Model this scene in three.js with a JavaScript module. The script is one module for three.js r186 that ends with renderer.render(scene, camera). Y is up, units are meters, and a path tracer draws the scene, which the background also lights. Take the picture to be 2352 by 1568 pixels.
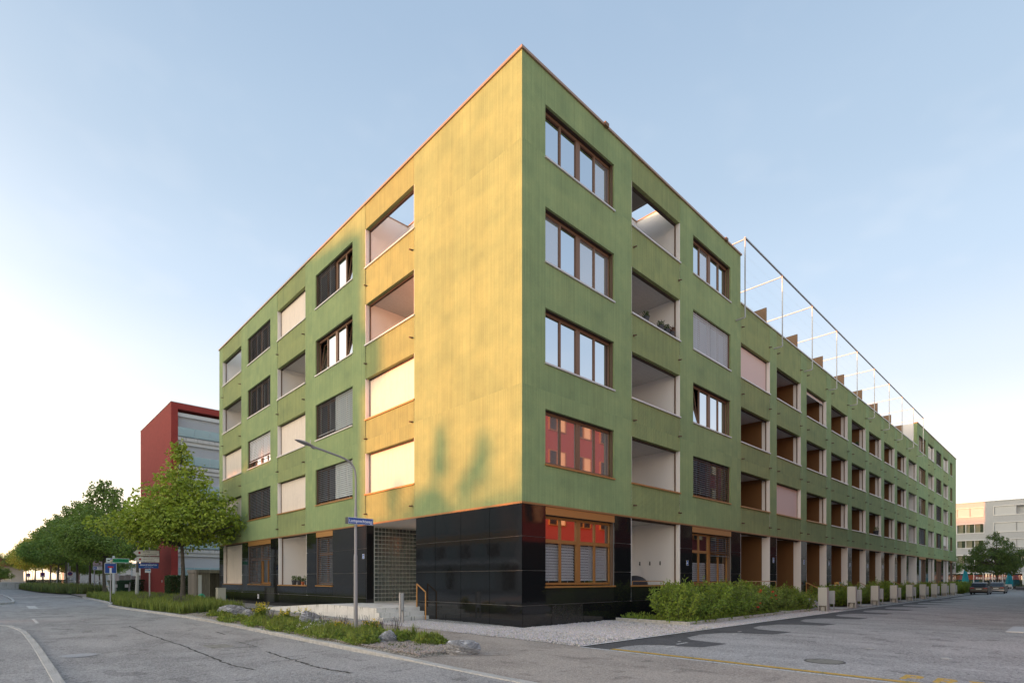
import * as THREE from 'three';
import { mergeGeometries } from 'three/addons/utils/BufferGeometryUtils.js';
import { FontLoader } from 'three/addons/loaders/FontLoader.js';
import { TextGeometry } from 'three/addons/geometries/TextGeometry.js';
import { RoundedBoxGeometry } from 'three/addons/geometries/RoundedBoxGeometry.js';
import { ConvexGeometry } from 'three/addons/geometries/ConvexGeometry.js';

// ------------------------------------------------------------------ camera, sky, sun, exposure
const scene = new THREE.Scene();
const camera = new THREE.PerspectiveCamera(2 * Math.atan(784 / 1254) * 180 / Math.PI, 1.5, 0.1, 2000);
camera.position.set(-12.504, 1.6, 12.611);
camera.lookAt(-12.504 + 0.6910, 1.6, 12.611 - 0.7229);
camera.setViewOffset(2352, 1568, 0, -546, 2352, 1568);      // rise of the lens: level camera, verticals stay vertical
camera.updateMatrixWorld();

const renderer = new THREE.WebGLRenderer({ antialias: true });
renderer.toneMapping = THREE.LinearToneMapping;
renderer.toneMappingExposure = 1.7;
renderer.shadowMap.enabled = true;

const SUN_AZ = 30 * Math.PI / 180, SUN_EL = 5.0 * Math.PI / 180;
const toSun = new THREE.Vector3(-Math.cos(SUN_EL) * Math.cos(SUN_AZ), Math.sin(SUN_EL), -Math.cos(SUN_EL) * Math.sin(SUN_AZ));
const sun = new THREE.DirectionalLight(new THREE.Color().setRGB(1.0, 0.31, 0.10), 4.5);
sun.position.copy(toSun).multiplyScalar(200);
sun.castShadow = true; sun.shadow.mapSize.set(4096, 4096); sun.shadow.radius = 1.4;
Object.assign(sun.shadow.camera, { left: -120, right: 120, top: 60, bottom: -60, near: 1, far: 420 });
scene.add(sun, sun.target);

function lerp(a, b, t) { return a + (b - a) * t; }
function clamp(x, a, b) { return Math.min(b, Math.max(a, x)); }
function smooth(a, b, x) { const t = clamp((x - a) / (b - a), 0, 1); return t * t * (3 - 2 * t); }
function rng(seed) { let s = seed >>> 0; return () => { s = (s + 0x6D2B79F5) | 0; let t = Math.imul(s ^ (s >>> 15), 1 | s); t = (t + Math.imul(t ^ (t >>> 7), 61 | t)) ^ t; return ((t ^ (t >>> 14)) >>> 0) / 4294967296; }; }
// tileable value noise
function noiseField(n, seed) { const r = rng(seed), a = new Float32Array(n * n); for (let i = 0; i < a.length; i++) a[i] = r(); return (x, y) => { x = ((x % n) + n) % n; y = ((y % n) + n) % n; const i = x | 0, j = y | 0; let fx = x - i, fy = y - j; fx = fx * fx * (3 - 2 * fx); fy = fy * fy * (3 - 2 * fy); const i1 = (i + 1) % n, j1 = (j + 1) % n; return lerp(lerp(a[j * n + i], a[j * n + i1], fx), lerp(a[j1 * n + i], a[j1 * n + i1], fx), fy); }; }
const N = noiseField(256, 77), N2 = noiseField(256, 1234);

function skyTexture() {
  const W = 1024, H = 512, d = new Float32Array(W * H * 4);
  const stops = [[-90, .16, .15, .14], [-4, .30, .28, .27], [-0.5, 1.5, 1.30, 1.02], [1.5, 1.5, 1.32, 1.06], [6, 1.26, 1.20, 1.10], [11, .95, .97, .985], [17, .72, .81, .915], [25, .54, .675, .84], [35, .43, .56, .72], [46, .35, .472, .635], [65, .28, .40, .56], [90, .24, .36, .52]];
  const sx = toSun.x / Math.hypot(toSun.x, toSun.z), sz = toSun.z / Math.hypot(toSun.x, toSun.z);
  for (let j = 0; j < H; j++) {
    const el = ((j + .5) / H - .5) * 180, ce = Math.cos(el * Math.PI / 180);
    let k = 0; while (k < stops.length - 2 && el > stops[k + 1][0]) k++;
    const a = stops[k], b = stops[k + 1], t = smooth(a[0], b[0], el) * .4 + clamp((el - a[0]) / (b[0] - a[0]), 0, 1) * .6;
    for (let i = 0; i < W; i++) {
      const az = ((i + .5) / W - .5) * 2 * Math.PI, x = Math.cos(az), z = Math.sin(az);
      const c = x * sx + z * sz, az2 = Math.acos(clamp(c, -1, 1)) * 180 / Math.PI;
      let r = lerp(a[1], b[1], t), g = lerp(a[2], b[2], t), bl = lerp(a[3], b[3], t);
      // warm twilight band, strongest on the sun's side
      const w = Math.exp(-Math.pow(az2 / 95, 2)), low = Math.exp(-Math.pow(Math.max(el, 0) / 9, 2)) * (el > -2 ? 1 : Math.exp((el + 2) / 2));
      r *= 1 + .30 * w * low; g *= 1 + .03 * w * low; bl *= 1 - .24 * w * low;
      const glow = Math.exp(-Math.pow(az2 / 37, 2)) * Math.exp(-Math.pow(Math.max(el, 0) / 26, 2)) * (el > -2 ? 1 : Math.exp((el + 2) / 2));
      r += 6.4 * glow; g += 4.9 * glow; bl += 3.1 * glow;
      // thin high cirrus: a few faint streaks
      if (el > 1 && el < 60) {
        const u = az * 40.74, v = el * .9;
        const s = N(u * .35 + v * .12 + 300, v * .55) * .55 + N2(u * .8 + v * .5 + 40, v * 1.6) * .3 + N(u * 2.1 + 90, v * 4.0) * .15;
        const q = smooth(.52, .82, s) * .09 * smooth(1, 6, el) * smooth(55, 12, el);
        r += (1.0 - r) * q; g += (.97 - g) * q; bl += (.98 - bl) * q;
      }
      const o = (j * W + i) * 4; d[o] = r * .68; d[o + 1] = g * .68; d[o + 2] = bl * .68; d[o + 3] = 1;
    }
  }
  const tex = new THREE.DataTexture(d, W, H, THREE.RGBAFormat, THREE.FloatType);
  tex.mapping = THREE.EquirectangularReflectionMapping; tex.magFilter = tex.minFilter = THREE.LinearFilter; tex.wrapS = THREE.RepeatWrapping; tex.needsUpdate = true;
  return tex;
}
scene.background = skyTexture(); scene.environment = scene.background;

// ------------------------------------------------------------------ helpers
const counts = {};
function numbered(name) { counts[name] = (counts[name] ?? -1) + 1; return counts[name] ? `${name}_${String(counts[name]).padStart(3, '0')}` : name; }
function mesh(name, geo, mat, parent) {
  const m = new THREE.Mesh(Array.isArray(geo) ? (geo.length > 1 ? mergeGeometries(geo.map(noIndex)) : geo[0]) : geo, mat);
  m.name = name; m.castShadow = m.receiveShadow = true; parent.add(m); return m;
}
function noIndex(g) { const k = g.index ? g.toNonIndexed() : g; for (const n of Object.keys(k.attributes)) if (!['position', 'normal', 'uv', 'color'].includes(n)) k.deleteAttribute(n); return k; }
function thing(name, label, category, pos = [0, 0, 0], turn = 0, group) {
  const o = new THREE.Group(); o.name = numbered(name); o.position.set(...pos); o.rotation.y = turn; scene.add(o);
  o.userData = { label, category }; if (group) o.userData.group = group; return o;
}
function tag(o, label, category, group) { o.name = numbered(o.name); o.userData = { label, category }; if (group) o.userData.group = group; return o; }
function struct(name, geo, mat) { const m = mesh(numbered(name), geo, mat, scene); m.userData = { kind: 'structure' }; return m; }
function stuff(o, label, category) { o.name = numbered(o.name); o.userData = { kind: 'stuff', label, category }; return o; }
function grp(name, parent, pos = [0, 0, 0]) { const g = new THREE.Group(); g.name = name; g.position.set(...pos); parent.add(g); return g; }
function copyOf(o, label, pos, turn, scl) { const c = o.clone(); c.name = numbered(o.name.replace(/_\d{3}$/, '')); c.userData = { ...o.userData, label }; c.position.set(...pos); c.rotation.y = turn ?? o.rotation.y; if (scl) c.scale.set(...(scl.length ? scl : [scl, scl, scl])); scene.add(c); return c; }
// axis-aligned box with uv in metres
function bx(x0, x1, y0, y1, z0, z1) {
  const p = [], n = [], uv = [], ix = [];
  const face = (a, b, c, d, nn, f) => { const o = p.length / 3; for (const q of [a, b, c, d]) { p.push(...q); n.push(...nn); uv.push(...f(q)); } ix.push(o, o + 1, o + 2, o, o + 2, o + 3); };
  face([x0, y0, z1], [x1, y0, z1], [x1, y1, z1], [x0, y1, z1], [0, 0, 1], q => [q[0], q[1]]);
  face([x1, y0, z0], [x0, y0, z0], [x0, y1, z0], [x1, y1, z0], [0, 0, -1], q => [q[0], q[1]]);
  face([x0, y0, z0], [x0, y0, z1], [x0, y1, z1], [x0, y1, z0], [-1, 0, 0], q => [-q[2], q[1]]);
  face([x1, y0, z1], [x1, y0, z0], [x1, y1, z0], [x1, y1, z1], [1, 0, 0], q => [-q[2], q[1]]);
  face([x0, y1, z1], [x1, y1, z1], [x1, y1, z0], [x0, y1, z0], [0, 1, 0], q => [q[0], q[2]]);
  face([x0, y0, z0], [x1, y0, z0], [x1, y0, z1], [x0, y0, z1], [0, -1, 0], q => [q[0], q[2]]);
  const g = new THREE.BufferGeometry(); g.setAttribute('position', new THREE.Float32BufferAttribute(p, 3)); g.setAttribute('normal', new THREE.Float32BufferAttribute(n, 3)); g.setAttribute('uv', new THREE.Float32BufferAttribute(uv, 2)); g.setIndex(ix); return g;
}
function cyl(a, b, r0, r1 = r0, seg = 10, cap = true) {           // tapered cylinder between two points
  const A = new THREE.Vector3(...a), Bv = new THREE.Vector3(...b), L = A.distanceTo(Bv);
  const g = new THREE.CylinderGeometry(r1, r0, L, seg, 1, !cap); g.translate(0, L / 2, 0);
  g.applyQuaternion(new THREE.Quaternion().setFromUnitVectors(new THREE.Vector3(0, 1, 0), Bv.clone().sub(A).normalize())); g.translate(A.x, A.y, A.z); return g;
}
function tube(pts, r, seg = 24, rad = 8) { return new THREE.TubeGeometry(new THREE.CatmullRomCurve3(pts.map(p => new THREE.Vector3(...p)), false, 'centripetal'), seg, r, rad); }
// flat ground sheet from an outline [x,z], uv in metres, height function
function sheet(outline, yf, step = 0) {
  const sh = new THREE.Shape(outline.map(([x, z]) => new THREE.Vector2(x, -z))); const g = new THREE.ShapeGeometry(sh); g.rotateX(-Math.PI / 2);
  const p = g.attributes.position, uv = g.attributes.uv; for (let i = 0; i < p.count; i++) { p.setY(i, typeof yf === 'function' ? yf(p.getX(i), p.getZ(i)) : yf); uv.setXY(i, p.getX(i), p.getZ(i)); }
  g.computeVertexNormals(); return g;
}
function gridSheet(x0, x1, z0, z1, nx, nz, yf) {
  const g = new THREE.PlaneGeometry(x1 - x0, z1 - z0, nx, nz); g.rotateX(-Math.PI / 2); g.translate((x0 + x1) / 2, 0, (z0 + z1) / 2);
  const p = g.attributes.position, uv = g.attributes.uv; for (let i = 0; i < p.count; i++) { const x = p.getX(i), z = p.getZ(i); p.setY(i, yf(x, z)); uv.setXY(i, x, z); } g.computeVertexNormals(); return g;
}

// ------------------------------------------------------------------ textures
const srgb = c => { c = clamp(c, 0, 1); return 255 * (c <= .0031308 ? 12.92 * c : 1.055 * Math.pow(c, 1 / 2.4) - .055); };
function colorTex(w, h, metres, fn) {
  const d = new Uint8Array(w * h * 4); for (let j = 0; j < h; j++) for (let i = 0; i < w; i++) { const c = fn(i / w, j / h, i, j), o = (j * w + i) * 4; d[o] = srgb(c[0]); d[o + 1] = srgb(c[1]); d[o + 2] = srgb(c[2]); d[o + 3] = 255; }
  const t = new THREE.DataTexture(d, w, h); t.colorSpace = THREE.SRGBColorSpace; return finish(t, metres);
}
function grayTex(w, h, metres, fn) {
  const d = new Uint8Array(w * h * 4); for (let j = 0; j < h; j++) for (let i = 0; i < w; i++) { const c = clamp(fn(i / w, j / h, i, j), 0, 1) * 255, o = (j * w + i) * 4; d[o] = d[o + 1] = d[o + 2] = c; d[o + 3] = 255; }
  return finish(new THREE.DataTexture(d, w, h), metres);
}
function finish(t, metres) { t.wrapS = t.wrapT = THREE.RepeatWrapping; t.magFilter = THREE.LinearFilter; t.minFilter = THREE.LinearMipmapLinearFilter; t.generateMipmaps = true; t.repeat.set(1 / metres[0], 1 / metres[1]); t.needsUpdate = true; return t; }
const std = (c, o = {}) => new THREE.MeshStandardMaterial({ color: Array.isArray(c) ? new THREE.Color().setRGB(...c) : c, roughness: .8, ...o });
const phys = (c, o = {}) => new THREE.MeshPhysicalMaterial({ color: Array.isArray(c) ? new THREE.Color().setRGB(...c) : c, roughness: .8, ...o });

// ribbed green render: 8 m tile, ribs 5 cm; slow dye variation between the pours, rain runs
const GREEN = [.276, .372, .168];
function greenTex(vertical) {
  const r = rng(vertical ? 5 : 6), bands = Array.from({ length: 9 }, () => .93 + .14 * r());
  return colorTex(1024, 1024, [8, 8], (u, v) => {
    const a = vertical ? u : v, b = vertical ? v : u;
    const band = bands[Math.floor(a * 9)], edge = Math.abs(((a * 9) % 1) - .5) > .492 ? 1.06 : 1;
    const run = vertical ? N(u * 256, v * 4) : N(u * 128 + 20, v * 4);       // rain runs always go down
    const blot = N2(u * 8 + 3, v * 16) * .6 + N2(u * 32, v * 32) * .4, fine = N(u * 512 * .5, v * 256);
    const k = (vertical ? 1 : .94) * lerp(1, band, vertical ? .8 : .4) * (vertical ? edge : 1) * (.88 + .18 * run) * (.88 + .24 * blot) * (.96 + .08 * fine);
    const br = (blot - .5) * .10 + (vertical ? 0 : .11);
    return [GREEN[0] * k * (1 + br), GREEN[1] * k, GREEN[2] * k * (1 - br * .6)];
  });
}
function ribTex(vertical) { return grayTex(1024, 1024, [8, 8], (u, v) => { const a = vertical ? u : v; return .5 + .38 * Math.cos(a * 160 * 2 * Math.PI) + .24 * (N(u * 256, v * 256) - .5) + .2 * (N2(u * 24, v * 24) - .5); }); }
const ribV = ribTex(true), ribH = ribTex(false);
const M = {};
M.greenV = std(0xffffff, { map: greenTex(true), bumpMap: ribV, bumpScale: .012, roughness: .86 });
M.greenH = std(0xffffff, { map: greenTex(false), bumpMap: ribH, bumpScale: .016, roughness: .88 });
M.green = std(GREEN, { roughness: .8 });
M.white = std([.88, .85, .81], { roughness: .75, bumpMap: grayTex(256, 256, [1.2, 1.2], (u, v) => N(u * 128, v * 128) * .6 + N2(u * 32, v * 32) * .4), bumpScale: .002 });
M.brownWall = std([.19, .092, .03], { roughness: .7 });
M.ceiling = std([.62, .61, .59], { roughness: .85, map: colorTex(256, 256, [2.4, 1.2], (u, v) => { const k = (.9 + .12 * N(u * 32, v * 32)) * (((v * 2) % 1) < .012 || ((u) % 1) < .006 ? .8 : 1); return [k, k, k]; }) });
M.floor = std([.30, .29, .28]);
M.blind = std([.84, .76, .67], { roughness: .9, map: colorTex(256, 512, [4, 8], (u, v) => { const k = .95 + .06 * N(u * 64, v * 64) - .05 * smooth(.5, .9, N2(u * 32, v * 8)); return [k, k * .995, k * .985]; }) });
M.blindPink = std([.74, .58, .53], { roughness: .9 });
M.sill = std([.62, .59, .58], { roughness: .4, metalness: .2 });
M.brass = std([.46, .235, .075], { roughness: .42, metalness: .35 });
M.bronze = std([.215, .12, .07], { roughness: .5, metalness: .15 });
M.brassFrame = std([.36, .175, .055], { roughness: .45, metalness: .25 });
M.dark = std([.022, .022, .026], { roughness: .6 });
M.darkSlot = std([.05, .035, .025], { roughness: .7 });
M.guide = std([.16, .10, .065], { roughness: .5, metalness: .3 });
M.coping = std([.40, .27, .20], { roughness: .45, metalness: .35 });
M.granite = [];
const wavy = grayTex(256, 256, [3.2, 3.2], (u, v) => N(u * 8 + 5, v * 8) * .7 + N2(u * 24, v * 24) * .3), dusty = k => grayTex(256, 256, [2.2, 2.2], (u, v) => [.06, .09, .14, .24][k] * (.8 + .5 * smooth(.35, .75, N(u * 16 + k * 9, v * 16) * .6 + N2(u * 64, v * 64) * .4)));
for (let k = 0; k < 4; k++) M.granite.push(phys([.010 + .004 * k, .011 + .004 * k, .0125 + .004 * k], { roughness: 1, roughnessMap: dusty(k), bumpMap: wavy, bumpScale: .0007, ior: 1.66, map: k > 1 ? colorTex(256, 256, [1, 1], (u, v) => { const s = .75 + .5 * N(u * 256, v * 256); return [s, s, s]; }) : null }));
M.joint = std([.22, .23, .24], { roughness: .8 });
M.glassSky = std([.66, .69, .73], { metalness: 1, roughness: .025 });
M.glassHazy = std([.62, .61, .62], { metalness: .78, roughness: .03 });
M.glassSky2 = std([.43, .46, .50], { metalness: 1, roughness: .03 });
M.pane = phys([1, 1, 1], { transmission: 1, thickness: 0, ior: 2.3, roughness: .01 });
M.clearPane = phys([1, 1, 1], { transmission: 1, thickness: 0, ior: 1.5, roughness: .01 });
M.curtain = std([.86, .86, .88], { roughness: .95, side: THREE.DoubleSide });
M.slatDark = std([.22, .235, .26], { roughness: .35, metalness: .35 });
M.slatLight = std([.66, .68, .71], { roughness: .45, metalness: .1 });
M.slatTeal = std([.38, .43, .44], { roughness: .4, metalness: .15 });
M.steel = std([.44, .45, .46], { roughness: .42, metalness: .55 });
M.galv = std([.42, .42, .43], { roughness: .5, metalness: .4, map: colorTex(128, 128, [.5, .5], (u, v) => { const k = .85 + .25 * N(u * 32, v * 32); return [k, k, k * 1.02]; }) });
M.roof = std([.22, .21, .20], { roughness: .95 });

// asphalt, pavement, gravel, concrete
function aggregate(seed, base, con) { const a = noiseField(256, seed), b = noiseField(256, seed + 9); return colorTex(2048, 2048, [12, 12], (u, v, i, j) => { const f = a(i * .43 + 7, j * .43), g = b(i * .19, j * .19 + 3), s = b(u * 16, v * 16), w = a(u * 8 + 4, v * 8); let k = 1 + con * ((f - .5) * .9 + (g - .5) * .5) + (s - .5) * .12 + (w - .5) * .12 + .14 * (smooth(.30, .62, a(u * 24 + 11, v * 10)) - .5) - .22 * smooth(.80, .86, b(u * 34 + 3, v * 34 + 8)); if (f > .90) k += .28 * con; if (f < .08) k -= .3 * con; return [base[0] * k, base[1] * k, base[2] * k]; }); }
const aggBump = grayTex(1024, 1024, [6, 6], (u, v, i, j) => N(i * .5, j * .5) * .7 + N2(i * .21, j * .21) * .3);
M.asphalt = std(0xffffff, { map: aggregate(31, [.345, .333, .327], .9), bumpMap: aggBump, bumpScale: .012, roughness: .88 });
M.asphaltStreet = std([1.10, 1.12, 1.13], { map: M.asphalt.map, bumpMap: aggBump, bumpScale: .012, roughness: .88 });
M.pavement = std(0xffffff, { map: aggregate(57, [.375, .332, .295], .7), bumpMap: aggBump, bumpScale: .010, roughness: .9 });
M.patch = std([.29, .30, .32], { map: M.asphalt.map, bumpMap: aggBump, bumpScale: .006, roughness: .8 });
M.crack = std([.045, .043, .042], { roughness: .8 });
M.paintWhite = std([.62, .61, .59], { roughness: .7, map: colorTex(256, 256, [1.5, 1.5], (u, v) => { const k = .62 + .38 * smooth(.25, .5, N(u * 64, v * 64)); return [k, k, k]; }) });
M.paintYellow = std([.62, .38, .07], { roughness: .7, map: colorTex(256, 256, [1.2, 1.2], (u, v) => { const w = smooth(.22, .55, N(u * 64, v * 64) * .6 + N2(u * 12, v * 12) * .4); return [lerp(.42, 1, w), lerp(.62, 1, w), lerp(2.2, 1, w) * .9]; }) });
function stoneCells(seed, n) { const r = rng(seed), pts = []; for (let i = 0; i < n * n; i++) pts.push([r(), r(), r(), r()]); return (u, v) => { u = ((u % 1) + 1) % 1 * n; v = ((v % 1) + 1) % 1 * n; const iu = Math.floor(u), iv = Math.floor(v); let d1 = 9, d2 = 9, id = 0; for (let b = -1; b <= 1; b++) for (let a = -1; a <= 1; a++) { const x = (iu + a + n) % n, y = (iv + b + n) % n, q = pts[y * n + x]; const dx = iu + a + q[0] - u, dy = iv + b + q[1] - v, d = Math.hypot(dx, dy); if (d < d1) { d2 = d1; d1 = d; id = y * n + x; } else if (d < d2) d2 = d; } return [d1, d2, pts[id][2], pts[id][3]]; }; }
const cells = stoneCells(3, 64);
M.gravel = std(0xffffff, { map: colorTex(1024, 1024, [2.2, 2.2], (u, v) => { const [d1, d2, a, b] = cells(u, v), k = (.24 + .46 * a * a + .14 * a) * (.55 + .45 * smooth(.02, .22, d2 - d1)); return [k * (1 + .06 * (b - .5)), k, k * (1.02 - .10 * b)]; }), bumpMap: grayTex(1024, 1024, [2.2, 2.2], (u, v) => { const [d1, d2, a] = cells(u, v); return smooth(0, .35, d2 - d1) * (.5 + .5 * a); }), bumpScale: .03, roughness: .9 });
M.bedSoil = std([1.0, .92, .82], { map: M.gravel.map, bumpMap: M.gravel.bumpMap, bumpScale: .025, roughness: .95 });
function concreteTex(base, stain, seed) { const a = noiseField(128, seed); return colorTex(512, 512, [4, 2], (u, v) => { const run = a(u * 64, v * 3), s = smooth(.55, .8, run * .6 + a(u * 16 + 5, v * 8) * .4) * stain; const k = .9 + .16 * a(u * 128, v * 128) + .12 * (a(u * 16, v * 16) - .5); return [base[0] * k * (1 - s), base[1] * k * (1 - s * .97), base[2] * k * (1 - s * 1.05)]; }); }
M.concrete = std(0xffffff, { map: concreteTex([.55, .54, .52], .35, 11), roughness: .88, bumpMap: aggBump, bumpScale: .004 });
M.concreteLight = std(0xffffff, { map: concreteTex([.74, .73, .70], .5, 12), roughness: .88, bumpMap: aggBump, bumpScale: .003 });
M.kerb = std(0xffffff, { map: concreteTex([.54, .53, .51], .18, 13), roughness: .9, bumpMap: aggBump, bumpScale: .006 });
M.boarded = std(0xffffff, { roughness: .92, map: colorTex(512, 512, [2.6, 2.6], (u, v) => { const b = Math.floor(u * 18), t = N(b * 7.3, 3) * .5 + N(u * 256, v * 12) * .5, k = .10 + .22 * t, j = ((u * 18) % 1) < .08 ? .6 : 1; return [k * 1.12 * j, k * 1.0 * j, k * .84 * j]; }) });
M.bark = std(0xffffff, { roughness: .95, map: colorTex(256, 512, [.6, 1.2], (u, v) => { const k = .05 + .09 * N(u * 64, v * 24) + .04 * N2(u * 128, v * 128); return [k * 1.15, k, k * .82]; }), bumpMap: grayTex(256, 512, [.6, 1.2], (u, v) => N(u * 64, v * 24)), bumpScale: .02 });
M.leaf = phys(0xffffff, { vertexColors: true, transmission: .26, thickness: 0, roughness: .9, side: THREE.DoubleSide });
M.petal = std(0xffffff, { vertexColors: true, roughness: .8, side: THREE.DoubleSide });
// ------------------------------------------------------------------ ground
const roadY = z => lerp(-.08, -.010, smooth(.6, 4.6, z));
struct('terrain', sheet([[-900, -900], [900, -900], [900, 900], [-900, 900]], -.30), std([.16, .17, .12], { roughness: 1 }));
struct('road', gridSheet(-60, -6.34, -230, 60, 4, 290, (x, z) => roadY(z)), M.asphalt);
struct('street', sheet([[-2.36, 4.37], [140, 4.37], [140, 60], [-2.36, 60]], -.010), M.asphaltStreet);
struct('pavement', sheet([[-6.36, -62], [-2.28, -62], [-2.28, 4.30], [-2.36, 4.30], [-2.36, 60], [-6.36, 60]], -.004), M.pavement);
struct('yard_paving', sheet([[-2.36, -110], [30, -110], [30, -20.5], [-2.36, -20.5]], -.006), M.pavement);
struct('plaza_paving', sheet([[62.5, -40], [140, -40], [140, 4.36], [62.5, 4.36]], -.008), M.asphaltStreet);
struct('pavement', sheet([[-11.74, 60], [-11.74, -7.6], [-11.84, -10.75], [-12.25, -13.6], [-13.3, -15.1], [-15.2, -15.8], [-50, -15.9], [-50, 60]], .0), M.asphalt);
struct('pavement', sheet([[-12.1, -36.4], [-11.5, -38.6], [-11.4, -40], [-11.5, -54], [-12.2, -76], [-60, -76], [-60, -36.4]], .02), M.asphalt);
// gravel round the house, uneven
const lump = (x, z) => (.018 * N(x * 2.3 + 40, z * 2.3 + 90) + .010 * N2(x * 7 + 60, z * 7 + 60)) * smooth(-2.36, -2.1, x) * smooth(4.36, 4.15, z) + .001;
struct('gravel', [gridSheet(-2.35, 0.02, -20.5, 4.33, 24, 240, (x, z) => lump(x, z) + .03 * smooth(-1.2, 0, x) * smooth(-9, -3, -Math.abs(z + 8) + 2)), gridSheet(0.02, 62.5, -0.02, 4.33, 320, 24, (x, z) => lump(x, z))], M.gravel);
// concrete edging strips, seams, painted lines
struct('edging_strip', sheet([[-2.33, 4.31], [62.5, 4.31], [62.5, 4.40], [-2.33, 4.40]], .012), std([.68, .68, .67]));
struct('seam_strip', gridSheet(-2.45, -2.33, 4.35, 40, 2, 90, (x, z) => -.001), std([.60, .61, .61], { map: M.paintWhite.map }));
struct('yellow_line', gridSheet(-2.24, -2.06, 5.12, 32, 1, 60, () => -.003), M.paintYellow);
{ // resurfaced trench along the edging with one bay per parking space
  const o = [[-2.30, 4.40], [-2.22, 5.10]];
  for (let k = 0; k < 11; k++) { const x = 4.36 * k; o.push([x - 1.5, 5.02], [x - .95, 5.12], [x - .62, 5.45], [x - .5, 6.0], [x - .32, 6.38], [x + .3, 6.46], [x + .78, 6.48], [x + .86, 5.9], [x + .98, 5.4], [x + 1.4, 5.06], [x + 2.4, 4.90]); }
  o.push([62, 4.9], [62, 4.40]); struct('asphalt_patch', sheet(o, -.006), M.patch);
}
struct('parking_line', [bx(60.5, 62.6, -.008, -.003, 6.0, 6.1), bx(52, 60, -.008, -.003, 9.2, 9.4)], M.paintWhite);
struct('paint_remnant', [[-.9, 5.75, .35, .07], [-.2, 5.62, .5, .08], [.35, 5.35, .12, .06], [3.2, 5.5, .3, .05], [4.0, 5.3, .25, .06], [-1.1, 5.45, .14, .05]].map(([x, z, w, d]) => bx(x, x + w, -.011, -.005, z, z + d)), M.paintWhite);
{ const g = new THREE.Group(); g.name = 'yield_marking'; scene.add(g); g.userData = { kind: 'structure' };
  for (let k = 0; k < 13; k++) mesh('bar', bx(-11.1 + k * .37, -10.74 + k * .37, -.082, -.074, k % 2 ? -57.6 : -56.5, k % 2 ? -56.7 : -55.6), M.paintWhite, g);
  const d = new THREE.Group(); d.name = 'lane_marking'; scene.add(d); d.userData = { kind: 'structure' };
  mesh('bar', bx(-10.9, -10.5, -.082, -.074, -33.2, -29), M.paintWhite, d); mesh('bar', bx(-11.25, -11.16, -.082, -.074, -18.2, -15), M.paintWhite, d); }
function ribbon(pts, w, y) { // narrow strip along a wandering line
  const c = new THREE.CatmullRomCurve3(pts.map(([x, z]) => new THREE.Vector3(x, 0, z))), n = 60, p = [], ix = [], uv = [], r = rng(pts.length * 17 + Math.floor(Math.abs(pts[0][0] * 100)));
  for (let i = 0; i <= n; i++) { const q = c.getPoint(i / n), t = c.getTangent(i / n), k = w * (.6 + .8 * r()) / 2, jx = (r() - .5) * .05; const yy = y ?? roadY(q.z) + .003; p.push(q.x - t.z * k + jx, yy, q.z + t.x * k, q.x + t.z * k + jx, yy, q.z - t.x * k); uv.push(0, i, 1, i); if (i < n) ix.push(2 * i, 2 * i + 1, 2 * i + 2, 2 * i + 1, 2 * i + 3, 2 * i + 2); }
  const g = new THREE.BufferGeometry(); g.setAttribute('position', new THREE.Float32BufferAttribute(p, 3)); g.setAttribute('uv', new THREE.Float32BufferAttribute(uv, 2)); g.setIndex(ix); g.computeVertexNormals(); return g;
}
for (const [p, w] of [[[[-8.9, -11.1], [-9.02, -6.7], [-8.99, -3.26], [-9.04, -1.0], [-9.1, 1.1], [-9.0, 2.15]], .045], [[[-7.86, -.54], [-7.94, .6], [-7.98, 1.7], [-8.1, 2.85], [-8.0, 3.9]], .05], [[[-9.0, -3.2], [-8.3, -3.16], [-7.7, -3.12]], .022], [[[-7.7, -3.12], [-7.71, -2.4], [-7.7, -1.6]], .026], [[[-7.7, -1.6], [-8.4, -1.64], [-8.98, -1.62]], .020], [[[-8.4, 1.2], [-8.0, 1.3], [-7.6, 1.1]], .03], [[[-7.3, -6.5], [-7.35, -5.4]], .05], [[[-7.9, -7.6], [-7.6, -7.9]], .04]]) struct('tar_seam', ribbon(p, w), M.crack);
struct('road_patch', bx(-8.63, -8.1, -.09, -.073, -2.78, -2.0), std([.50, .49, .45], { map: M.concrete.map }));
struct('pavement_joint', ribbon([[-6.2, 3.1], [-5.5, 3.62], [-4.5, 4.25]], .02, .002), M.crack);
// kerbs: single stones laid along a line
function kerb(name, pts, w, y0, y1, len) {
  const g = new THREE.Group(); g.name = numbered(name); g.userData = { kind: 'structure' }; scene.add(g);
  const c = new THREE.CatmullRomCurve3(pts.map(([x, z]) => new THREE.Vector3(x, 0, z)), false, 'centripetal'), L = c.getLength(), n = Math.round(L / len), r = rng(n);
  for (let i = 0; i < n; i++) {
    const a = c.getPointAt(i / n), b = c.getPointAt((i + 1) / n), d = b.clone().sub(a), l = d.length();
    const k = mesh('kerb_stone', new RoundedBoxGeometry(w, y1 - y0, l - .012, 1, .012), M.kerb, g);
    k.position.set((a.x + b.x) / 2 + (r() - .5) * .008, (y0 + y1) / 2 + (r() - .5) * .006, (a.z + b.z) / 2); k.rotation.y = Math.atan2(d.x, d.z);
  }
}
kerb('kerb', [[-6.47, 16], [-6.47, 4.6], [-6.40, 3], [-6.31, 1], [-6.29, -2], [-6.29, -14], [-6.5, -17.5], [-7.05, -25.5], [-7.1, -29.6], [-6.6, -33], [-6.45, -50]], .18, -.22, .012, 1.2);
kerb('kerb', [[-11.74, 14], [-11.74, 4], [-11.74, -7.6], [-11.84, -10.8], [-12.25, -13.6], [-13.3, -15.05], [-15.2, -15.75], [-24, -15.8]], .14, -.22, .012, 1.5);
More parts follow.
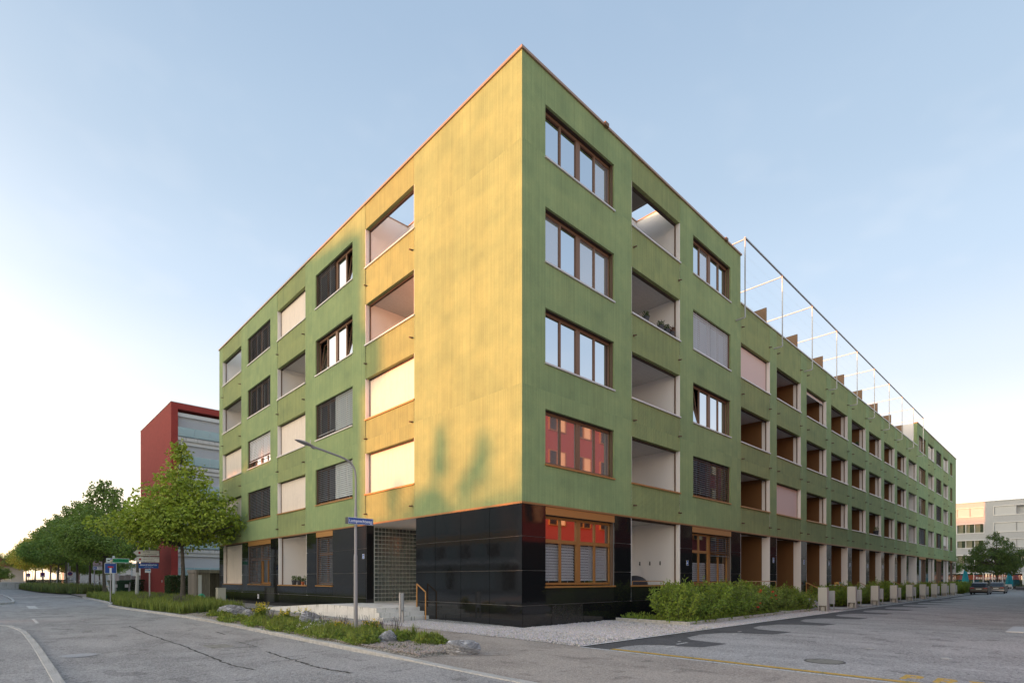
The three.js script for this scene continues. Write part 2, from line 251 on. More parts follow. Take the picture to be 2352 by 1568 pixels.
kerb('kerb', [[-24, -36.4], [-12.2, -36.4], [-11.6, -37.4], [-11.35, -40], [-11.4, -54], [-12.1, -76]], .16, -.22, .05, 2);
// planting bed soil
const bedY = (x, z) => .010 + .05 * N(x * 1.7 + 20, z * 1.7 + 20) + .025 * N2(x * 6, z * 6 + 40);
struct('planting_soil', (() => { const g = gridSheet(0, 1, -15.5, 3.25, 12, 160, () => 0), p = g.attributes.position, uv = g.attributes.uv; for (let i = 0; i < p.count; i++) { const t = p.getX(i), z = p.getZ(i), right = lerp(-4.52, -4.6, smooth(-5, 2, z)) - 1.3 * Math.max(0, (z - 2.1) / 1.15) ** 2 * .35, x = lerp(-6.19, right, t); const e = Math.min(1, 6 * t, 6 * (1 - t), (3.25 - z) * 3); p.setXYZ(i, x, lerp(.0, bedY(x, z), Math.max(0, e)), z); uv.setXY(i, x, z); } g.computeVertexNormals(); return g; })(), M.bedSoil);
struct('meadow_soil', sheet([[-6.2, -15.5], [-2.4, -15.5], [-1.9, -20], [-1.0, -34], [-2.2, -50], [-6.3, -50], [-6.5, -33], [-7.0, -29.6], [-6.95, -25.5], [-6.4, -17.5]], .012), std([.10, .09, .05], { roughness: 1 }));
struct('verge_soil', sheet([[-5.2, -61], [-6.9, -66], [-8.1, -76], [-9.0, -100], [-9.2, -112], [-2.5, -112], [-2.4, -61]], .03), std([.10, .10, .05], { roughness: 1 }));
function manhole(label, x, y, z, r, concrete) {
  const g = thing('manhole_cover', label, 'manhole cover', [x, y, z]);
  mesh('ring', new THREE.LatheGeometry([[r * .88, 0], [r * .88, .006], [r, .006], [r, 0]].map(p => new THREE.Vector2(...p)), 40), concrete ? std([.10, .10, .10]) : std([.34, .34, .35], { metalness: .3, roughness: .55 }), g);
  const lid = [cyl([0, -.002, 0], [0, .007, 0], r * .87, r * .87, 40)];
  if (!concrete) { for (let i = -6; i <= 6; i++) for (let j = -6; j <= 6; j++) { const a = i * r * .13, b = j * r * .13; if (Math.hypot(a, b) < r * .8 && Math.hypot(a, b) > r * .22) lid.push(bx(a - r * .045, a + r * .045, .005, .012, b - r * .045, b + r * .045)); } lid.push(cyl([0, .005, 0], [0, .012, 0], r * .2, r * .2, 20)); }
  mesh('lid', lid.map(noIndex), concrete ? std([.42, .42, .38], { map: M.concrete.map }) : std([.40, .40, .42], { metalness: .35, roughness: .5 }), g);
}
manhole('round cast iron manhole cover in the left road', -11.1, -.074, -2.63, .34, false);
manhole('round concrete-filled manhole cover beyond the yellow line on the right street', -.70, -.008, 9.12, .36, true);
for (const [x, z, l] of [[2.3, 9.2, 'small round valve cap in the street right of the concrete manhole'], [1.55, 10.7, 'small round valve cap near the yellow lettering']]) tag(mesh('valve_cap', [cyl([x, -.011, z], [x, .002, z], .10, .10, 20), cyl([x, .001, z], [x, .004, z], .06, .06, 16)], M.galv, scene), l, 'valve cap');
tag(mesh('drain_cover', [bx(9.9, 12.6, -.01, .008, 10.98, 11.9), bx(10, 12.5, .008, .014, 11.05, 11.83)], M.galv, scene), 'pale metal cover plate in the street at the right edge of the view', 'cover plate');
const fontBold = await new FontLoader().loadAsync('fonts/droid/droid_sans_bold.typeface.json');
const fontReg = await new FontLoader().loadAsync('fonts/droid/droid_sans_regular.typeface.json');
function textGeo(str, size, depth, font = fontBold) { const g = new TextGeometry(str, { font, size, depth, curveSegments: 4, bevelEnabled: false }); g.computeBoundingBox(); return g; }
{ // PRIVAT painted in yellow, read from the crossing side
  const word = new THREE.Group(); word.name = 'road_lettering'; word.userData = { kind: 'structure' }; scene.add(word);
  [...'PRIVAT'].forEach((c, i) => { const g = textGeo(c, .52, .003); g.scale(.80, 1, 1); const m = mesh('letter', g, M.paintYellow, word);
    m.matrixAutoUpdate = true; m.rotation.set(-Math.PI / 2, 0, -Math.PI / 2); m.position.set(-1.84, -.008, 10.50 + i * .43 - (i > 2 ? .14 : 0)); });
}
// ------------------------------------------------------------------ the green apartment house
const house = thing('apartment_house', 'long green ribbed apartment house with black polished stone base', 'building');
const FR = { b: (u0, u1, y0, y1, d0, d1) => bx(u0, u1, y0, y1, -d1, -d0), p: (u, y, d) => [u, y, -d], turn: 0 };
const FL = { b: (u0, u1, y0, y1, d0, d1) => bx(d0, d1, y0, y1, -u1, -u0), p: (u, y, d) => [d, y, -u], turn: 1 };
const BASE = 4.15, TOP = 18.85, LOW = 16.30, T = .30;
const ROWS = [[15.95, 17.73], [12.40, 14.26], [8.96, 10.83], [5.52, 7.39]];
const wallRnd = rng(99);
// --- slat blinds: one mesh of thin tilted slats
function slats(F, u0, u1, y0, y1, d, mat, parent, tilt, name = 'slat_blind') {
  const g = [], n = Math.floor((y1 - y0 - .05) / .10);
  for (let i = 0; i < n; i++) {
    const y = y1 - .05 - i * .10, c = Math.cos(tilt) * .048, s = Math.sin(tilt) * .048;
    const a = F.p(u0, y - s, d - c), b = F.p(u1, y - s, d - c), e = F.p(u1, y + s, d + c), f = F.p(u0, y + s, d + c), th = .004;
    const q = (p, dy) => [p[0], p[1] + dy, p[2]], pos = [], quad = (A, B, C, D) => pos.push(...A, ...B, ...C, ...A, ...C, ...D);
    quad(q(a, th), q(b, th), q(e, th), q(f, th)); quad(q(f, 0), q(e, 0), q(b, 0), q(a, 0)); quad(q(a, 0), q(b, 0), q(b, th), q(a, th)); quad(q(f, th), q(e, th), q(e, 0), q(f, 0));
    const G = new THREE.BufferGeometry(); G.setAttribute('position', new THREE.Float32BufferAttribute(pos, 3)); G.setAttribute('uv', new THREE.Float32BufferAttribute(new Float32Array(pos.length / 3 * 2), 2)); G.computeVertexNormals(); g.push(G);
  }
  for (const k of [.22, .78]) { const u = lerp(u0, u1, k); g.push(noIndex(F.b(u - .006, u + .006, y0 + .02, y1, d - .045, d - .037))); }
  g.push(noIndex(F.b(u0, u1, y0, y0 + .03, d - .03, d + .03)));
  return mesh(name, g, mat, parent);
}
// --- a window: frame, panes, sill, blinds, curtain
function windowUnit(F, u0, u1, y0, y1, o = {}) {
  const w = grp('window', house), fm = o.frame ?? M.bronze, d0 = .20, d1 = .27, yA = y0 + .04, yB = y1 - .02;
  const cuts = o.cuts ?? (() => { const m = (u0 + u1) / 2, q = (u1 - u0) / 4; return [[m - q - .04, m - q + .04], [m - .11, m + .11], [m + q - .04, m + q + .04]]; })();
  const fg = [F.b(u0, u0 + .07, yA, yB, d0, d1), F.b(u1 - .07, u1, yA, yB, d0, d1), F.b(u0 + .07, u1 - .07, yA, yA + .08, d0, d1), F.b(u0 + .07, u1 - .07, yB - .09, yB, d0, d1)];
  const yy0 = yA + .08, yy1 = yB - .09; cuts.forEach(([a, b]) => fg.push(F.b(a, b, yy0, yy1, d0 - (b - a > .2 ? .012 : 0), d1)));
  let edges = [u0 + .07, ...cuts.flat(), u1 - .07];
  if (o.transom) fg.push(...[0, 2, 4, 6].filter(i => i < edges.length).map(i => F.b(edges[i], edges[i + 1], o.transom[0], o.transom[1], d0, d1)));
  mesh('frame', fg, fm, w);
  for (let i = 0, k = 0; i < edges.length; i += 2, k++) {
    const a = edges[i], b = edges[i + 1], gm = (o.glass ?? [])[k] ?? M.glassSky;
    const spans = o.transom ? [[yy0, o.transom[0]], [o.transom[1], yy1]] : [[yy0, yy1]];
    if (o.upperJoin && o.transom) { spans.pop(); }
    for (const [ya, yb] of spans) {
      if ((o.tilted ?? []).includes(k)) { // hopper: leans in at the top, hinge at the sill
        const s = grp('sash', w), h = yb - ya, rail = .05, rot = .14; s.position.set(...F.p(a, ya, d0 + .02));
        const put = (n, g, m) => { const q = mesh(n, g, m, s); return q; };
        const L = b - a, box = (x0, x1, ya2, yb2, z0, z1) => F === FR ? bx(x0, x1, ya2, yb2, -z1, -z0) : bx(z0, z1, ya2, yb2, -x1, -x0);
        put('frame', [box(0, rail, 0, h, 0, .05), box(L - rail, L, 0, h, 0, .05), box(rail, L - rail, 0, rail, 0, .05), box(rail, L - rail, h - rail, h, 0, .05)], fm);
        put('pane', box(rail, L - rail, rail, h - rail, .02, .026), gm);
        if (F === FR) s.rotation.x = -rot; else s.rotation.z = -rot;
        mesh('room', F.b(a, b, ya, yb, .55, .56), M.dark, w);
      } else mesh('pane', F.b(a, b, ya, yb, d1 - .03, d1 - .024), gm, w);
    }
    if (o.upperJoin && o.transom && k % 2 === 0) { const b2 = edges[i + 3] ?? b; mesh('pane', F.b(a, b2, o.transom[1], yy1, d1 - .03, d1 - .024), (o.glassUp ?? gm), w); }
    if ((o.curtains ?? []).includes(k)) { // folded curtain behind the pane
      const n = 18, pos = []; for (let j = 0; j < n; j++) { const ua = lerp(a - .04, b + .04, j / n), ub = lerp(a - .04, b + .04, (j + 1) / n), da = .36 + .03 * Math.sin(j * 1.9), db = .36 + .03 * Math.sin((j + 1) * 1.9); const A = F.p(ua, y0, da), B = F.p(ub, y0, db), C = F.p(ub, y1, db), D = F.p(ua, y1, da); pos.push(...A, ...B, ...C, ...A, ...C, ...D); }
      const G = new THREE.BufferGeometry(); G.setAttribute('position', new THREE.Float32BufferAttribute(pos, 3)); G.setAttribute('uv', new THREE.Float32BufferAttribute(new Float32Array(pos.length / 3 * 2), 2)); G.computeVertexNormals(); mesh('curtain', G, M.curtain, w);
    }
  }
  if (o.inner) for (const [a, b, ya, yb, mat] of o.inner) slats(F, a, b, ya, yb, .33, mat ?? M.slatLight, w, 1.05, 'inner_blind');
  mesh('sill', F.b(u0 - .03, u1 + .03, y0 - .055, y0, -.05, .20), o.sill ?? M.sill, w);
  mesh('blind_cassette', F.b(u0, u1, y1 - .02, y1 + .0005, .085, .198), M.darkSlot, w);
  mesh('guide_rail', F.b(u1 - .05, u1, y0, y1 - .02, .06, .15), M.guide, w);
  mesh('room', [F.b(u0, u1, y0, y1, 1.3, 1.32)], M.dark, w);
  for (const bl of o.blinds ?? []) slats(F, bl[0], bl[1], bl[2], bl[3], .125, bl[4], w, bl[5]);
  return w;
}
// --- a loggia: recess with lining, ceiling, sill and (perhaps) a lowered fabric blind
function loggia(F, u0, u1, y0, y1, o = {}) {
  const g = grp('loggia', house), D = o.open ? 2.3 : 2.6, yf = o.floor ?? y0 - .95, yc = o.open ? TOP - .02 : y1 + .10;
  if (o.brown) {
    mesh('side_wall', F.b(u1 - .03, u1 + .05, yf, y1, .01, .46), M.white, g); mesh('side_wall', F.b(u1 - .02, u1 + .05, yf, yc, .46, D), M.brownWall, g);
    mesh('side_wall', F.b(u0 - .05, u0 + .03, yf, y1, .01, .46), M.white, g); mesh('side_wall', F.b(u0 - .05, u0 + .02, yf, yc, .46, D), M.brownWall, g);
  } else {
    mesh('side_wall', [F.b(u1 - .03, u1 + .05, yf, y1, .01, T), F.b(u1 - .03, u1 + .05, yf, yc, T, D)], M.white, g);
    mesh('side_wall', [F.b(u0 - .05, u0 + .03, yf, y1, .01, T), F.b(u0 - .05, u0 + .03, yf, yc, T, D)], M.white, g);
  }
  mesh('back_wall', F.b(u0 - .05, u1 + .05, yf, yc, D, D + .1), o.brown ? M.brownWall : M.white, g);
  if (!o.open) mesh('ceiling', F.b(u0 - .05, u1 + .05, yc, yc + .12, T, D + .1), M.ceiling, g);
  else mesh('wall_cap', [F.b(u1 - .06, u1 + .12, TOP - .02, TOP + .03, T + .04, D + .1), F.b(u0 - .12, u0 + .06, TOP - .02, TOP + .03, T + .04, D + .1), F.b(u0 + .06, u1 - .06, TOP - .02, TOP + .03, D - .05, D + .15)], M.coping, g);
  mesh('floor', F.b(u0 - .05, u1 + .05, yf - .15, yf, o.floor != null ? .02 : T, D + .1), M.floor, g);
  if (!o.noGuide) mesh('guide_rail', F.b(u1 - .075, u1 - .031, y0, y1 - .002, .20, .255), M.guide, g);
  if (!o.noSill) mesh('sill', F.b(u0 - .02, u1 + .02, y0 - .06, y0, -.05, T + .03), o.sill ?? M.sill, g);
  mesh('blind_cassette', F.b(u0 + .031, u1 - .08, y1 - .05, y1 - .001, .17, .28), M.darkSlot, g);
  if (o.blind) { mesh('roller_blind', F.b(u0 + .032, u1 - .08, o.blindTo ?? y0 + .012, y1 - .052, .222, .230), o.blind === true ? M.blind : o.blind, g); mesh('hem_bar', F.b(u0 + .032, u1 - .08, (o.blindTo ?? y0 + .012) - .010, (o.blindTo ?? y0 + .012) + .03, .212, .238), M.sill, g); }
  return g;
}
function spouts(F, us, y) { for (const u of us) { const s = mesh('spout', [cyl(F.p(u, y, .02), F.p(u, y - .02, -.15), .028, .028, 8), cyl(F.p(u, y, .0), F.p(u, y, -.02), .045, .045, 8)], M.guide, house); s.castShadow = true; } }
function wallPiece(F, name, u0, u1, y0, y1, mat, d1 = T) { mesh(name, F.b(u0, u1, y0, y1, mat === M.greenH ? .010 : 0, d1), mat, house); }
// columns: [kind, u0, u1]
const LC = [['log', 6.25, 10.28], ['win', 11.5, 15.6], ['log', 16.9, 20.95], ['win', 22.1, 26.2], ['log', 27.5, 31.7]], LEND = 32.5;
const RC = [['win', 1.12, 5.05], ['log', 6.25, 10.1], ['win', 11.3, 15.22], ['log', 16.45, 20.4]];
for (let k = 0; k < 8; k++) RC.push(['log', 21.4 + 5.1 * k, 25.45 + 5.1 * k]);
RC.push(['win', 62.4, 66.2], ['log', 67.6, 71.4], ['win', 72.8, 76.4], ['log', 77.8, 81.5], ['win', 83.1, 84.95]); const REND = 88.1;
const S1 = 16.42, S2 = 61.35;                             // between these the house is one storey lower
function facade(F, cols, end) {
  let prev = 0;
  cols.concat([['end', end, end]]).forEach(([kind, u0, u1], i) => {
    const mid = F === FR && prev > S1 - .1 && u0 < S2 + 2 && prev < S2 - .2, top = mid ? LOW : TOP;
    let a = prev; if (F === FR && i === 0) a = T;
    if (F === FR && prev < S1 && u0 > S1) { wallPiece(F, 'pier', a, S1, BASE, TOP, M.greenV); if (u0 - S1 > .005) wallPiece(F, 'pier', S1, u0, BASE, LOW, M.greenV); }
    else if (F === FR && prev < S2 && u0 > S2) { wallPiece(F, 'pier', a, S2, BASE, LOW, M.greenV); wallPiece(F, 'pier', S2, u0, BASE, TOP, M.greenV); }
    else wallPiece(F, 'pier', a, u0, BASE, top, M.greenV);
    if (kind === 'end') return;
    const low = F === FR && u0 > S1 - .2 && u0 < S2 - .5, rows = low ? ROWS.slice(1) : ROWS, tp = low ? LOW : TOP, mat = kind === 'log' ? M.greenH : M.greenV;
    let up = tp; for (const [s, t] of rows) { wallPiece(F, 'spandrel', u0, u1, t, up, mat); up = s - .06; } wallPiece(F, 'spandrel', u0, u1, BASE, up, mat);
    if (kind === 'log') { for (const y of low ? [15.09, 11.5, 8.05, 4.6] : [15.09, 11.5, 8.05, 4.6]) spouts(F, [u0 + .15, u1 - .12], y); }
    prev = u1;
  });
}
facade(FL, LC, LEND); facade(FR, RC, REND);
// --- left facade fillings
const half = (u0, u1) => { const m = (u0 + u1) / 2; return [[u0 + .02, m - .01], [m + .01, u1 - .06]]; };
{
  const [E, Dc, C, B, A] = LC.map(c => [c[1], c[2]]), y = ROWS;
  loggia(FL, ...A, ...y[0], { open: true }); loggia(FL, ...A, ...y[1]); loggia(FL, ...A, ...y[2], { blind: true }); loggia(FL, ...A, ...y[3], { blind: true, sill: M.brass });
  loggia(FL, ...C, ...y[0], { blind: true }); loggia(FL, ...C, ...y[1]); loggia(FL, ...C, ...y[2], { blind: true }); loggia(FL, ...C, ...y[3], { blind: true, sill: M.brass });
  loggia(FL, ...E, ...y[0], { open: true }); loggia(FL, ...E, ...y[1]); loggia(FL, ...E, ...y[2], { blind: true, sill: M.brass }); loggia(FL, ...E, ...y[3], { blind: true, sill: M.brass });
  const [b1, b2] = half(...B), [d1, d2] = half(...Dc); // near half first (smaller u = right in view)
  for (const k of [0, 1]) windowUnit(FL, ...B, ...y[k], { blinds: [[...b1, y[k][0] + .01, y[k][1] - .02, M.slatDark, .72], [...b2, y[k][0] + .01, y[k][1] - .02, M.slatDark, .72]], glass: [M.glassSky2, M.glassSky2, M.glassSky2, M.glassSky2] });
  windowUnit(FL, ...B, ...y[2], { blinds: [[...b1, y[2][0] + .42, y[2][1] - .02, M.slatLight, 1.22], [...b2, y[2][0] + .42, y[2][1] - .02, M.slatLight, 1.22]], tilted: [3], sill: M.sill });
  windowUnit(FL, ...B, ...y[3], { blinds: [[...b1, y[3][0] + .01, y[3][1] - .02, M.slatDark, .72], [...b2, y[3][0] + .01, y[3][1] - .02, M.slatDark, .72]], glass: [M.glassSky2, M.glassSky2, M.glassSky2, M.glassSky2], sill: M.brass });
  windowUnit(FL, ...Dc, ...y[0], { blinds: [[...d2, y[0][0] + .01, y[0][1] - .02, M.slatDark, .72]], tilted: [0] });
  windowUnit(FL, ...Dc, ...y[1], { tilted: [0, 3] });
  windowUnit(FL, ...Dc, ...y[2], { blinds: [[...d2, y[2][0] + .2, y[2][1] - .02, M.slatDark, .72], [...d1, y[2][0] + .01, y[2][1] - .02, M.slatTeal, 1.22]] });
  windowUnit(FL, ...Dc, ...y[3], { blinds: [[...d2, y[3][0] + .01, y[3][1] - .02, M.slatDark, .72], [...d1, y[3][0] + .01, y[3][1] - .02, M.slatTeal, 1.22]], sill: M.brass });
}
// --- right facade fillings
{
  const y = ROWS, c = RC.map(q => [q[1], q[2]]);
  const P = M.pane, S = M.glassSky;
  windowUnit(FR, ...c[0], ...y[0], { glass: [S, S, S, M.glassHazy] });
  windowUnit(FR, ...c[0], ...y[1], { glass: [M.glassHazy, S, M.glassHazy, M.glassHazy] });
  windowUnit(FR, ...c[0], ...y[2], { glass: [S, S, S, S] });
  windowUnit(FR, ...c[0], ...y[3], { glass: [M.glassHazy, M.glassHazy, M.glassHazy, M.glassHazy], sill: M.brass });
  loggia(FR, ...c[1], ...y[0], { open: true }); loggia(FR, ...c[1], ...y[1]); loggia(FR, ...c[1], ...y[2]); loggia(FR, ...c[1], ...y[3], { sill: M.brass });
  windowUnit(FR, ...c[2], ...y[0], { glass: [S, M.glassHazy, S, S] });
  { const [a, b] = half(...c[2]); windowUnit(FR, ...c[2], ...y[1], { blinds: [[...a, y[1][0] + .01, y[1][1] - .02, M.slatLight, 1.28], [...b, y[1][0] + .01, y[1][1] - .02, M.slatLight, 1.28]] });
    windowUnit(FR, ...c[2], ...y[2], { tilted: [0] });
    windowUnit(FR, ...c[2], ...y[3], { blinds: [[...a, y[3][0] + .01, y[3][1] - .02, M.slatDark, .72], [...b, y[3][0] + .01, y[3][1] - .02, M.slatDark, .1]], sill: M.brass }); }
  for (let k = 3; k < 12; k++) for (let r = 1; r < 4; r++) {
    const o = { brown: k < 11, sill: r === 3 && k < 6 ? M.brass : M.sill };
    if (k === 3 && r === 1 || k === 4 && r === 3) o.blind = M.blindPink;
    if (k === 5 && r === 1) { o.blind = M.blindPink; o.blindTo = y[1][1] - .22; }
    loggia(FR, ...c[k], ...y[r], o);
  }
  for (let r = 0; r < 4; r++) {
    const [a, b] = half(...c[12]), dk = [y[r][0] + .01, y[r][1] - .02, M.slatDark, .72];
    windowUnit(FR, ...c[12], ...y[r], { blinds: r === 2 ? [[...a, ...dk]] : r === 3 ? [[...a, ...dk], [...b, ...dk]] : [], tilted: r === 1 ? [0] : [] });
    loggia(FR, ...c[13], ...y[r], r ? {} : { open: true });
    const [e, f] = half(...c[14]); windowUnit(FR, ...c[14], ...y[r], { blinds: r < 3 ? [[...e, ...dk], [...f, ...dk]] : [[...f, ...dk]] });
    loggia(FR, ...c[15], ...y[r], r === 3 ? { blind: M.blind, blindTo: y[3][0] + .55 } : r ? {} : { open: true });
    const m = (c[16][0] + c[16][1]) / 2; windowUnit(FR, ...c[16], ...y[r], { cuts: [[m - .05, m + .05]] });
  }
}
// --- stone base: single polished slabs over a grey backing
const slabRnd = rng(42);
function slab(F, u0, u1, y0, y1, k) { if (u1 - u0 < .05 || y1 - y0 < .05) return; mesh('stone_slab', F.b(u0 + .008, u1 - .008, y0 + .008, y1 - .008, .004, .034), M.granite[k ?? Math.floor(slabRnd() * 2.3)], house); }
const RB = [-.15, .73, 1.89, 3.02, 4.075];
function slabRows(F, us, rows = RB, k) { for (let i = 0; i < us.length - 1; i++) for (let j = 0; j < rows.length - 1; j++) slab(F, us[i], us[i + 1], rows[j], rows[j + 1], k); }
function backing(F, u0, u1, y0, y1) { mesh('base_wall', F.b(u0, u1, y0, y1, .034, T), M.joint, house); }
// left
backing(FL, .04, 6.13, -.2, BASE - .07); slabRows(FL, [0, 1.6, 3.2, 4.8, 6.13], RB, 0);
backing(FL, 10.22, 13.6, -.2, BASE - .07); slabRows(FL, [10.22, 11.0, 13.6], RB.slice(1), 2); 
for (const [a, b] of [[15.55, 16.75], [20.8, 22.05], [26.15, 27.4], [31.5, LEND]]) { backing(FL, a, b, -.2, BASE - .07); slabRows(FL, [a, b], RB.slice(1), 0); }
for (const [a, b] of [[13.6, 15.55], [16.75, 20.8], [22.05, 26.15], [27.4, 31.5]]) { backing(FL, a, b, -.2, 1.22); slab(FL, a, b, .73, 1.22, 1); }
for (let u = 10.22, k = 0; u < LEND - .3; k++) { const n = Math.min(LEND, u + 1.65 + .2 * slabRnd()); slab(FL, u, LEND - n < .5 ? LEND : n, -.15, .73); u = LEND - n < .5 ? LEND : n; }
// right
for (const [a, b] of [[T, 1.14], [5.08, 6.22], [10.1, 11.22], [15.3, 16.45]]) { backing(FR, a, b, -.2, BASE - .07); slabRows(FR, [a === T ? .036 : a, b], RB.slice(1), a > 9 ? 1 : 0); }
for (const [a, b] of [[1.14, 5.08], [6.22, 10.1], [11.22, 15.3]]) { backing(FR, a, b, -.2, 1.30); slab(FR, a, b, .73, 1.30, 2); }
[.036, 1.45, 3.16, 4.84, 6.5, 8.23, 9.9, 11.5, 13.1, 14.8, 16.45].forEach((u, i, a) => { if (i < 10) slab(FR, u, a[i + 1], -.15, .73, [0, 3, 0, 0, 1, 0, 2, 0, 1, 0][i]); });
for (let k = 0; k < 9; k++) { const a = 20.4 + 5.1 * k, b = k === 8 ? 62.4 : 21.4 + 5.1 * k; backing(FR, a, b, -.2, BASE - .07); slabRows(FR, [a, b], [-.15, 1.89, 3.02, 4.075], k % 2); }
for (const [a, b] of [[66.2, 67.6], [71.4, 72.8], [76.4, 77.8], [81.5, 83.1], [84.95, REND]]) { backing(FR, a, b, -.2, BASE - .07); slabRows(FR, [a, b], [-.15, 1.89, 3.02, 4.075], 0); }
for (const [a, b] of [[62.4, 66.2], [72.8, 76.4], [83.1, 84.95]]) { backing(FR, a, b, -.2, .5); slab(FR, a, b, -.15, .5, 0); }
// brass drip strip between base and render
mesh('drip_strip', [FL.b(-.025, LEND, BASE - .068, BASE - .004, -.025, T), FR.b(T, REND, BASE - .068, BASE - .004, -.025, T)], std([.34, .18, .07], { roughness: .45, metalness: .3 }), house);
// ground-floor openings, left
const GT = BASE - .075;
loggia(FL, 27.4, 31.5, 1.28, GT, { blind: true, sill: M.brass, floor: .4 });
loggia(FL, 16.75, 20.8, 1.28, GT, { sill: M.brass, floor: .4 });
function shopWindow(F, u0, u1, y0, o = {}) { // brass frame with transom, lintel board above
  const lint = GT - .27; mesh('lintel_board', F.b(u0, u1, lint, GT, .0, .06), M.brass, house);
  backing(F, u0, u1, lint, GT); 
  return windowUnit(F, u0, u1, y0, lint, { frame: M.brassFrame, sill: M.brass, transom: [2.86, 2.99], ...o });
}
{ const [a, b] = half(22.05, 26.15), top = GT - .30;
  shopWindow(FL, 22.05, 26.15, 1.28, { glass: [M.clearPane, M.clearPane, M.clearPane, M.clearPane], blinds: [[...a, 2.80, top, M.slatDark, .55], [...b, 1.32, top, M.slatDark, .55]] });
  shopWindow(FL, 13.6, 15.55, 1.28, { cuts: [[14.52, 14.63]], glass: [M.clearPane, M.clearPane], tilted: [], blinds: [[13.62, 15.49, 1.32, top, M.slatDark, .55]] }); }
// ground-floor openings, right
shopWindow(FR, 1.14, 5.08, 1.36, { upperJoin: true, glass: [M.pane, M.pane, M.pane, M.pane], glassUp: M.glassSky, inner: [[1.2, 3.0, 1.4, 2.84], [3.2, 5.0, 1.4, 2.84]] });
shopWindow(FR, 11.22, 15.3, 1.36, { upperJoin: true, glass: [M.pane, M.pane, M.pane, M.pane], glassUp: M.glassSky2, inner: [[11.3, 13.1, 1.4, 2.4], [13.3, 15.2, 1.4, 2.4]], blinds: [[13.3, 15.24, 2.75, GT - .30, M.slatDark, .35]] });
loggia(FR, 6.22, 10.1, 1.36, GT, { sill: M.brass, floor: .4 });
loggia(FR, 16.45, 20.4, .5, GT, { brown: true, floor: .5, noSill: true, noGuide: true });
for (let k = 0; k < 8; k++) loggia(FR, 21.4 + 5.1 * k, 25.5 + 5.1 * k, .5, GT, { brown: k < 7, floor: .5, noSill: true, noGuide: true });
windowUnit(FR, 62.4, 66.2, .5, GT - .2, { frame: M.bronze, blinds: [[62.5, 64.2, .6, GT - .3, M.slatTeal, .9]] }); windowUnit(FR, 72.8, 76.4, .5, GT - .2, {}); windowUnit(FR, 83.1, 84.95, .5, GT - .2, { cuts: [[84, 84.1]] });
for (const [a, b] of [[62.4, 66.2], [72.8, 76.4], [83.1, 84.95]]) mesh('lintel_board', FR.b(a, b, GT - .2, GT, .0, T), M.brass, house);
loggia(FR, 67.6, 71.4, .5, GT, { floor: .5, noSill: true }); loggia(FR, 77.8, 81.5, .5, GT, { floor: .5, noSill: true });
// entrance passage with glass blocks along its left side
{
  const e = grp('entrance', house), u0 = 6.13, u1 = 10.22;
  mesh('jamb', FL.b(u1 - .03, u1 + .01, .45, GT, .036, .40), M.granite[0], e); mesh('jamb', FL.b(u0 - .01, u0 + .03, .45, GT, .036, 5), M.granite[0], e);
  mesh('ceiling', FL.b(u0, u1, GT, GT + .07, .02, 6), M.ceiling, e); mesh('floor', FL.b(u0, u1, .3, .5, .0, 6), M.concrete, e);
  mesh('end_wall', FL.b(u0, u1, .5, GT, 5.6, 5.7), M.dark, e);
  mesh('ceiling_lamp', cyl([1.9, GT, -8.0], [1.9, GT - .07, -8.0], .26, .26, 28), std([.55, .55, .53]), e);
  mesh('side_wall', FL.b(u1 - .02, u1 + .05, .5, GT, 3.0, 5.6), M.joint, e);
  const gw = grp('glass_block_wall', house), c = .192, cols = 13, rows = 18;
  mesh('mortar', FL.b(u1 - .045, u1 + .03, .5, GT, .40, .40 + c * cols + .02), std([.52, .54, .50], { roughness: .8 }), gw);
  const geo = new RoundedBoxGeometry(c - .030, c - .030, .05, 1, .018), mats = [phys([.035, .055, .052], { roughness: .10, ior: 1.6 }), phys([.05, .075, .068], { roughness: .16, ior: 1.6 }), phys([.028, .042, .042], { roughness: .07, ior: 1.6 })], r = rng(8);
  for (let i = 0; i < cols; i++) for (let j = 0; j < rows; j++) { const m = mesh('glass_block', geo, mats[Math.floor(r() * 3)], gw); m.position.set(.41 + c * (i + .5), .56 + c * (j + .5), -(u1 - .045) + .012); m.rotation.set((r() - .5) * .02, (r() - .5) * .02, 0); }
}
// --- coping, roofs, cores
for (const g of [[FL.b(-.06, LEND + .06, TOP, TOP + .085, -.06, T + .04), FR.b(T + .04, S1 + .06, TOP, TOP + .085, -.06, T + .04)], [FR.b(S2 - .06, REND + .06, TOP, TOP + .085, -.06, T + .04)]]) mesh('coping', g, M.coping, house);
mesh('coping', FR.b(S1 + .003, S2 - .061, LOW, LOW + .07, -.05, T + .04), M.sill, house);
for (const [g, m] of [[bx(REND - .25, REND, -.2, TOP, -8.2, -T), M.greenV], [bx(T, 9, -.2, TOP, -LEND, -LEND + .25), M.greenV], [bx(S1 - .25, S1, LOW - .4, TOP, -8.2, -T), M.white], [bx(S2, S2 + .25, LOW - .4, TOP, -8.2, -T), M.white]]) mesh('end_wall', g, m, house);
mesh('core', [bx(2.75, 9, 0, TOP - .3, -LEND + .3, -2.75), bx(9, REND - .3, 0, LOW - .3, -8.2, -2.75), bx(9, S1 - .3, LOW - .3, TOP - .3, -8.2, -2.75), bx(S2 + .3, REND - .3, LOW - .3, TOP - .3, -8.2, -2.75)], M.white, house);
